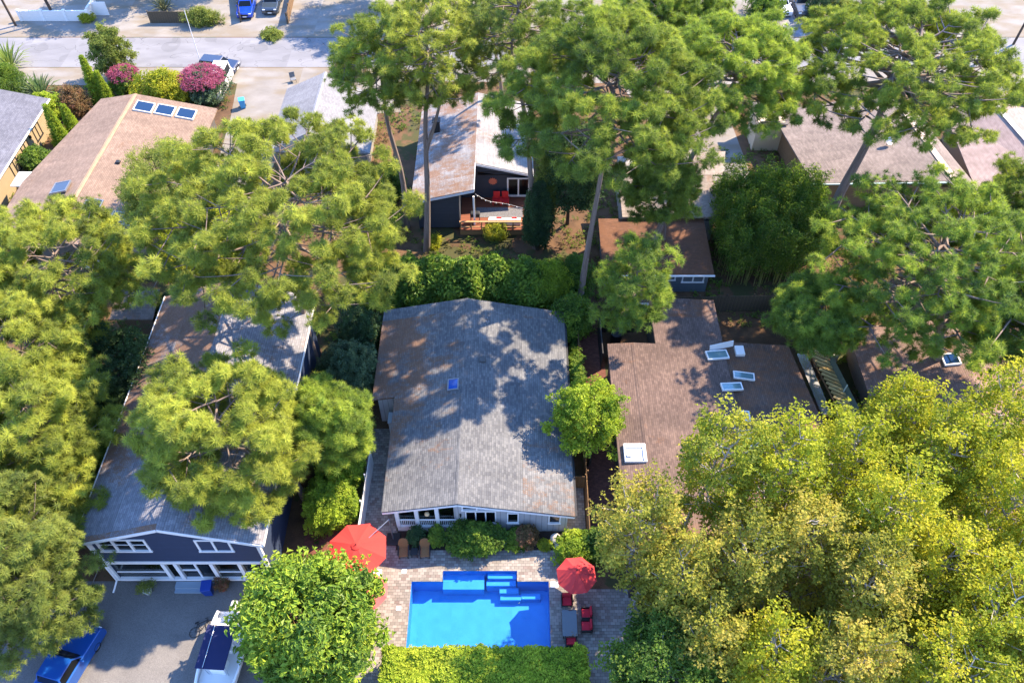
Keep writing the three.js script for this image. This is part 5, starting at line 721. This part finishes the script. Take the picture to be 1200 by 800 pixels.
// a vehicle pointing to +z: L long, W wide, hood height hb, roof height hr; cabin from zc0 (rear) to zc1 (foot of windscreen)
function car(name, label, x, z, ry, paint, o = {}) {
  const { L = 4.6, W = 1.85, hb = 1.0, hr = 1.7, zc0 = -2.1, zc1 = 1.0, bed } = o, c = thing(name, label, o.cat ?? 'car', x, z, ry), pm = new THREE.MeshPhysicalMaterial({ color: paint, roughness: 0.35, metalness: 0.25, clearcoat: 1, clearcoatRoughness: 0.05 });
  const s = new THREE.Shape(), a = L / 2; s.moveTo(-a + 0.1, 0.32); s.lineTo(a - 0.1, 0.32); s.quadraticCurveTo(a, 0.34, a, 0.55); s.quadraticCurveTo(a, hb - 0.16, a - 0.25, hb - 0.1); s.lineTo(zc1, hb); s.lineTo(-a + 0.15, hb + 0.02); s.quadraticCurveTo(-a, hb, -a, 0.6); s.closePath();
  const body = new THREE.ExtrudeGeometry(s, { depth: W - 0.16, bevelEnabled: true, bevelSize: 0.07, bevelThickness: 0.08, bevelSegments: 3 }).translate(0, 0, -(W - 0.16) / 2).rotateY(-Math.PI / 2);
  const bd = M('body', body, pm, c), w0 = W / 2 - 0.08, w1 = W / 2 - 0.24, rk = o.rake ?? 0.6, bk = o.back ?? 0.25;
  M('cabin', frustum(-w0, w0, zc0, zc1, hb - 0.03, -w1, w1, zc0 + bk, zc1 - rk, hr), pm, c);
  const lp = (p, q, t) => p.map((v, i) => v + (q[i] - v) * t), B = [[-w0, hb, zc1], [w0, hb, zc1], [w0, hb, zc0], [-w0, hb, zc0]], T = [[-w1, hr, zc1 - rk], [w1, hr, zc1 - rk], [w1, hr, zc0 + bk], [-w1, hr, zc0 + bk]];
  const face = (i, j) => { const a0 = lp(B[i], T[i], 0.1), b0 = lp(B[j], T[j], 0.1), b1 = lp(B[j], T[j], 0.86), a1 = lp(B[i], T[i], 0.86); return quad(lp(a0, b0, 0.06), lp(a0, b0, 0.94), lp(a1, b1, 0.94), lp(a1, b1, 0.06)); };
  M('windscreen', face(0, 1), MAT.glass, c); M('side_window', face(1, 2), MAT.glass, c); M('rear_window', face(2, 3), MAT.glass, c); M('side_window', face(3, 0), MAT.glass, c);
  for (const sx of [-1, 1]) {
    for (const wz of [L * 0.31, -L * 0.31]) { const t = M('wheel', new THREE.TorusGeometry(0.27, 0.1, 8, 20).rotateY(Math.PI / 2).translate(sx * (W / 2 - 0.09), 0.37, wz), MAT.tyre, c); M('rim', [new THREE.CylinderGeometry(0.2, 0.2, 0.14, 14).rotateZ(Math.PI / 2).translate(sx * (W / 2 - 0.09), 0.37, wz)], MAT.rim, t); }
    M('headlight', rb(0.34, 0.16, 0.14, sx * (W / 2 - 0.28), hb - 0.24, a - 0.03, 0.04), MAT.lamp, c); M('tail_light', rb(0.2, 0.26, 0.08, sx * (W / 2 - 0.18), hb - 0.2, -a + 0.02, 0.03), MAT.redlamp, c); M('mirror', rb(0.2, 0.14, 0.12, sx * (W / 2 + 0.1), hb + 0.08, zc1 - 0.35, 0.03), pm, c);
  }
  M('grille', rb(W * 0.5, 0.2, 0.06, 0, 0.62, a + 0.045, 0.02), MAT.black, c); M('number_plate', bx(0.5, 0.13, 0.02, 0, 0.46, a + 0.085), MAT.white, c);
  if (bed) M('cargo_bed', [bx(W - 0.3, 0.05, bed[1] - bed[0], 0, hb + 0.04, (bed[0] + bed[1]) / 2)], MAT.dark, c);
  if (o.rack) for (const sx of [-1, 1]) M('roof_rail', rod([sx * (w1 - 0.06), hr + 0.06, zc0 + 0.5], [sx * (w1 - 0.06), hr + 0.06, zc1 - rk - 0.2], 0.03), MAT.steel, c);
  return c;
}
car('parked_car', 'blue compact car parked nose-out across the street', -33.1, -54.75, 0.08, 0x0f3fae, { L: 4.4, W: 1.9, hb: 0.98, hr: 1.55, zc0: -2.0, zc1: 0.9, rake: 0.75 });
car('parked_car', 'dark grey car parked beside the blue compact car', -30.1, -55.82, 0.04, 0x39434d, { L: 4.6, W: 1.95, hb: 1.05, hr: 1.7, rack: true });
car('parked_van', 'white van half hidden by the magenta crape myrtle', -32.62, -37.31, -0.04, 0xe4e4e2, { cat: 'van', L: 5.4, W: 2.0, hb: 1.15, hr: 2.1, zc0: -2.6, zc1: 1.7, rake: 0.6, back: 0.08 });
car('pickup_truck', 'dark grey pickup truck parked on the far driveway', 36.08, -55.18, 0, 0x4c5054, { cat: 'pickup', L: 5.4, W: 2.0, hb: 1.15, hr: 1.85, zc0: -1.0, zc1: 0.9, bed: [-2.6, -1.1] });
car('parked_car', 'white car partly hidden by pine needles near the dark pickup', 33.51, -55.18, 0.1, 0xe8e8e6, { L: 4.4, hb: 1.0, hr: 1.5 });
car('pickup_truck', 'bright blue pickup truck half under the olive conifer', -27.23, 26.28, Math.PI - 0.26, 0x14509c, { cat: 'pickup', L: 5.3, W: 2.0, hb: 1.2, hr: 1.9, zc0: -1.3, zc1: 0.8, bed: [-2.55, -1.4] });
car('parked_car', 'dark blue car behind the magenta crape myrtle', -33.44, -41.3, 1.4, 0x24304a, { L: 4.3, hb: 0.95, hr: 1.45 });
{ // centre-console boat on a trailer
  const b = thing('motor_boat', 'white open motor boat with a navy canvas top on the forecourt', 'boat', -17.6, 26.59, -0.06), hm = new THREE.MeshPhysicalMaterial({ color: 0xf2f2f0, roughness: 0.25, clearcoat: 0.8 });
  const st = []; const prof = [[-3.4, 1.1], [-2.6, 1.22], [-1, 1.28], [0.6, 1.22], [1.8, 0.95], [2.7, 0.5], [3.2, 0.05]], pos = [], n = 7;
  const ring = ([z, w]) => [[-w, 1.55], [-w * 0.97, 1.1], [-w * 0.72, 0.75], [0, 0.55], [w * 0.72, 0.75], [w * 0.97, 1.1], [w, 1.55]].map(([x, y]) => [x, y + Math.max(0, z - 1) * 0.1, z]);
  for (let i = 0; i < prof.length - 1; i++) { const A = ring(prof[i]), B = ring(prof[i + 1]); for (let k = 0; k < n - 1; k++) for (const q of [A[k], B[k], B[k + 1], A[k], B[k + 1], A[k + 1]]) pos.push(...q); }
  const A0 = ring(prof[0]); for (let k = 1; k < n - 1; k++) for (const q of [A0[0], A0[k], A0[k + 1]]) pos.push(...q);
  const hg = new THREE.BufferGeometry(); hg.setAttribute('position', new THREE.Float32BufferAttribute(pos, 3)); hg.computeVertexNormals(); hm.side = THREE.DoubleSide; const hull = M('hull', hg, hm, b);
  for (const sx of [-1, 1]) M('gunwale', (() => { const acc = []; limb(acc, prof.map(([z, w]) => V3(sx * Math.max(0.04, w - 0.06), 1.57 + Math.max(0, z - 1) * 0.1, z)), 0.1, 0.08, 6, 18); return acc; })(), hm, hull);
  M('deck', sheet(prof.map(([z, w]) => [w * 0.92, z]).concat(prof.slice().reverse().map(([z, w]) => [-w * 0.92, z])), 1.12), col(0xdcdad4, 0.7), b);
  M('console', [rb(0.9, 0.9, 0.8, 0, 1.55, -0.1, 0.08), rb(1.0, 0.5, 0.5, 0, 1.38, -1.2, 0.08)], hm, b); M('console_screen', quad([-0.4, 2.0, 0.3], [0.4, 2.0, 0.3], [0.36, 2.35, 0.1], [-0.36, 2.35, 0.1]), MAT.glass, b);
  M('canvas_top', rb(1.75, 0.07, 2.6, 0, 2.95, -0.7, 0.03), col(0x111b46, 0.8), b); M('top_frame', [[-0.75, 0.3], [0.75, 0.3], [-0.75, -1.7], [0.75, -1.7]].map(([x, z]) => rod([x * 0.8, 1.15, z], [x, 2.92, z], 0.03)).concat([rod([-0.4, 3.02, 0.55], [-0.4, 3.02, -1.95], 0.03)]), MAT.chrome, b);
  M('outboard_motor', [rb(0.5, 0.5, 0.7, 0, 1.75, -3.65, 0.12, 3), rb(0.2, 1.1, 0.3, 0, 1.0, -3.65, 0.05)], MAT.white, b); M('bow_cushion', rb(1.1, 0.12, 1.0, 0, 1.25, 1.9, 0.05), MAT.white, b);
  const tr = M('trailer', [bar([-0.8, 0.5, -3], [-0.8, 0.5, 2], 0.1), bar([0.8, 0.5, -3], [0.8, 0.5, 2], 0.1), bar([-0.8, 0.5, 2], [0, 0.5, 4], 0.1), bar([0.8, 0.5, 2], [0, 0.5, 4], 0.1), bar([-1, 0.42, -1.2], [1, 0.42, -1.2], 0.1)], MAT.steel, b);
  for (const sx of [-1, 1]) M('wheel', new THREE.TorusGeometry(0.22, 0.1, 8, 18).rotateY(Math.PI / 2).translate(sx * 1.1, 0.33, -1.2), MAT.tyre, tr);
}
{ const b = thing('bicycle', 'bicycle lying on the gravel beside the white boat', 'bicycle', -19.67, 23.66, 0.5, undefined, 0.05), wh = x => new THREE.TorusGeometry(0.33, 0.02, 6, 24).rotateX(Math.PI / 2 - 0.06).translate(x, 0.03, 0);
  for (const x of [-0.52, 0.52]) { const w = M('wheel', wh(x), MAT.black, b); M('spokes', [0, 1, 2, 3].map(i => rod([x + Math.cos(i * 0.785) * 0.32, 0.03, Math.sin(i * 0.785) * 0.32], [x - Math.cos(i * 0.785) * 0.32, 0.03, -Math.sin(i * 0.785) * 0.32], 0.006, 4)), MAT.steel, w); }
  M('frame', [rod([-0.52, 0.05, 0], [-0.05, 0.06, 0.05], 0.02), rod([-0.05, 0.06, 0.05], [0.42, 0.06, -0.4], 0.02), rod([-0.05, 0.06, 0.05], [-0.22, 0.06, -0.5], 0.02), rod([-0.22, 0.06, -0.42], [0.42, 0.06, -0.4], 0.02), rod([-0.52, 0.05, 0], [-0.22, 0.06, -0.42], 0.015), rod([0.52, 0.05, 0], [0.4, 0.08, -0.5], 0.02)], MAT.dark, b); M('saddle', rb(0.24, 0.06, 0.1, -0.24, 0.08, -0.54, 0.03), MAT.black, b); M('handlebar', rod([0.3, 0.1, -0.55], [0.5, 0.1, -0.52], 0.02), MAT.dark, b); }
{ const p = thing('flower_pot', 'white pot with spiky plant before the blue house porch', 'potted plant', -23.84, 21.22); M('pot', new THREE.LatheGeometry([[0.01, 0], [0.2, 0], [0.27, 0.4], [0.3, 0.42], [0.24, 0.42], [0.22, 0.36], [0.01, 0.34]].map(q => new THREE.Vector2(...q)), 16), MAT.white, p); const it = [], r = rng(3); for (let i = 0; i < 40; i++) it.push([V3((r() - 0.5) * 0.9, 0.5 + r() * 0.5, (r() - 0.5) * 0.6), V3(r() - 0.5, 1, r() - 0.5).normalize(), 0.6 + r() * 0.4, r()]); scatter('foliage', SPRAY.bamboo, LEAF, it, PAL.olive, 5, p); }
function bin(label, x, z, ry, hex) { const b = thing('wheeled_bin', label, 'bin', x, z, ry), m = col(hex, 0.5); M('body', frustum(-0.25, 0.25, -0.28, 0.28, 0.08, -0.32, 0.32, -0.36, 0.36, 1.0), m, b); M('lid', rb(0.68, 0.08, 0.78, 0, 1.04, 0, 0.03), m, b); for (const s of [-1, 1]) M('wheel', new THREE.CylinderGeometry(0.12, 0.12, 0.06, 12).rotateZ(Math.PI / 2).translate(s * 0.3, 0.12, -0.3), MAT.tyre, b); return b; }
bin('blue wheeled bin at the blue house porch', -19.81, 21.22, 0.1, 0x143a8c); bin('blue wheeled bin beside the dark pickup', 37.27, -51.21, 0.2, 0x14409c); bin('pale blue bin on the gravel drive beside the tan roof', -29.23, -33.85, 0.3, 0x3f9bd0);
{ const t = thing('potted_shrub', 'reddish potted shrub beside the blue bin on the porch', 'potted plant', -18.97, 20.99); M('pot', cyl(0.26, 0.2, 0.4, 0, 0.22, 0, 14), col(0x8a4a34, 0.8), t); const it = [], r = rng(6); for (let i = 0; i < 70; i++) it.push([V3((r() - 0.5) * 0.8, 0.5 + r() * 0.5, (r() - 0.5) * 0.7), V3(r() - 0.5, 1, r() - 0.5).normalize(), 0.6 + r() * 0.3, r()]); scatter('foliage', SPRAY.small, LEAF, it, PAL.rose, 8, t); }
{ const t = thing('kayak_rack', 'pale blue paddle board leaning at the blue house corner', 'paddle board', -27.3, 18.2, 0.1); M('board', new THREE.SphereGeometry(1, 16, 8).scale(0.38, 0.07, 1.5).rotateX(0.35).translate(0, 0.75, 0), col(0x8fb4c4, 0.4), t); M('stand', [bar([-0.4, 0, 0.6], [0.4, 0.62, 0.6], 0.05), bar([0.4, 0, -0.5], [-0.4, 0.9, -0.5], 0.05)], MAT.dark, t); }
{ const t = thing('street_chair', 'dark folding chair on the sunlit gravel by the garage', 'chair', -24.61, -38.84, 0.4), m = col(0x6d7276, 0.7); M('seat', rb(0.6, 0.05, 0.55, 0, 0.42, 0, 0.02), m, t); M('backrest', rb(0.6, 0.65, 0.05, 0, 0.78, -0.3, 0.02), m, t); for (const [a, b] of [[-1, -1], [1, -1], [-1, 1], [1, 1]]) M('leg', rod([a * 0.27, 0.02, b * 0.25], [a * 0.27, 0.42, b * 0.22], 0.02), MAT.dark, t); }
{ const t = thing('folded_tarpaulin', 'white tarpaulin over a frame behind the blue house roof', 'tarpaulin', 0, 0); M('sheet', slab([[-29.6, 2.4, -2.79], [-27.14, 2.4, -3.86], [-26.9, 1.9, -3.75], [-28.34, 1.9, -2.2]], 0.05), col(0xd5dae2, 0.6), t, true); M('frame_leg', [[178, 352], [217, 341], [222, 347], [196, 363]].map((_, i) => { const q = [[-29.6, -2.79], [-27.14, -3.86], [-26.9, -3.75], [-28.34, -2.2]][i]; return rod([q[0], 0, q[1]], [q[0], i < 2 ? 2.34 : 1.84, q[1]], 0.04); }), MAT.steel, t); }
function pole(label, base, H, r0, mat, lean = [0, 0], arm) { const t = thing('utility_pole', label, 'pole', base[0], base[1]), acc = []; limb(acc, [V3(0, -0.05, 0), V3(lean[0] * 0.5, H / 2, lean[1] * 0.5), V3(lean[0], H, lean[1])], r0, r0 * 0.7, 8, 4); M('shaft', acc, mat, t, true); if (arm) M('crossarm', bx(1.8, 0.12, 0.12, lean[0], H - 0.5, lean[1]), mat, t); return t; }
pole('slender white metal pole at the roadside crape myrtles', [-35.58, -41.66], 7, 0.05, col(0xdadada, 0.5));
pole('rough wooden utility pole at the end of the white wall', [-60.76, -51.21], 9, 0.16, BARK.brown, [-0.5, 0], true); pole('leaning palm-like wooden trunk over the white wall', [-56.37, -52.65], 8, 0.2, BARK.brown, [-0.6, 0.2]); pole('dark wooden utility pole by the lawn and street', [59.68, -46.86], 9, 0.15, BARK.brown, [0.4, 0], true); pole('thin pale pole beside the blue bin and pickup', [37.7, -50.81], 6, 0.05, MAT.steel);
renderer.render(scene, camera);
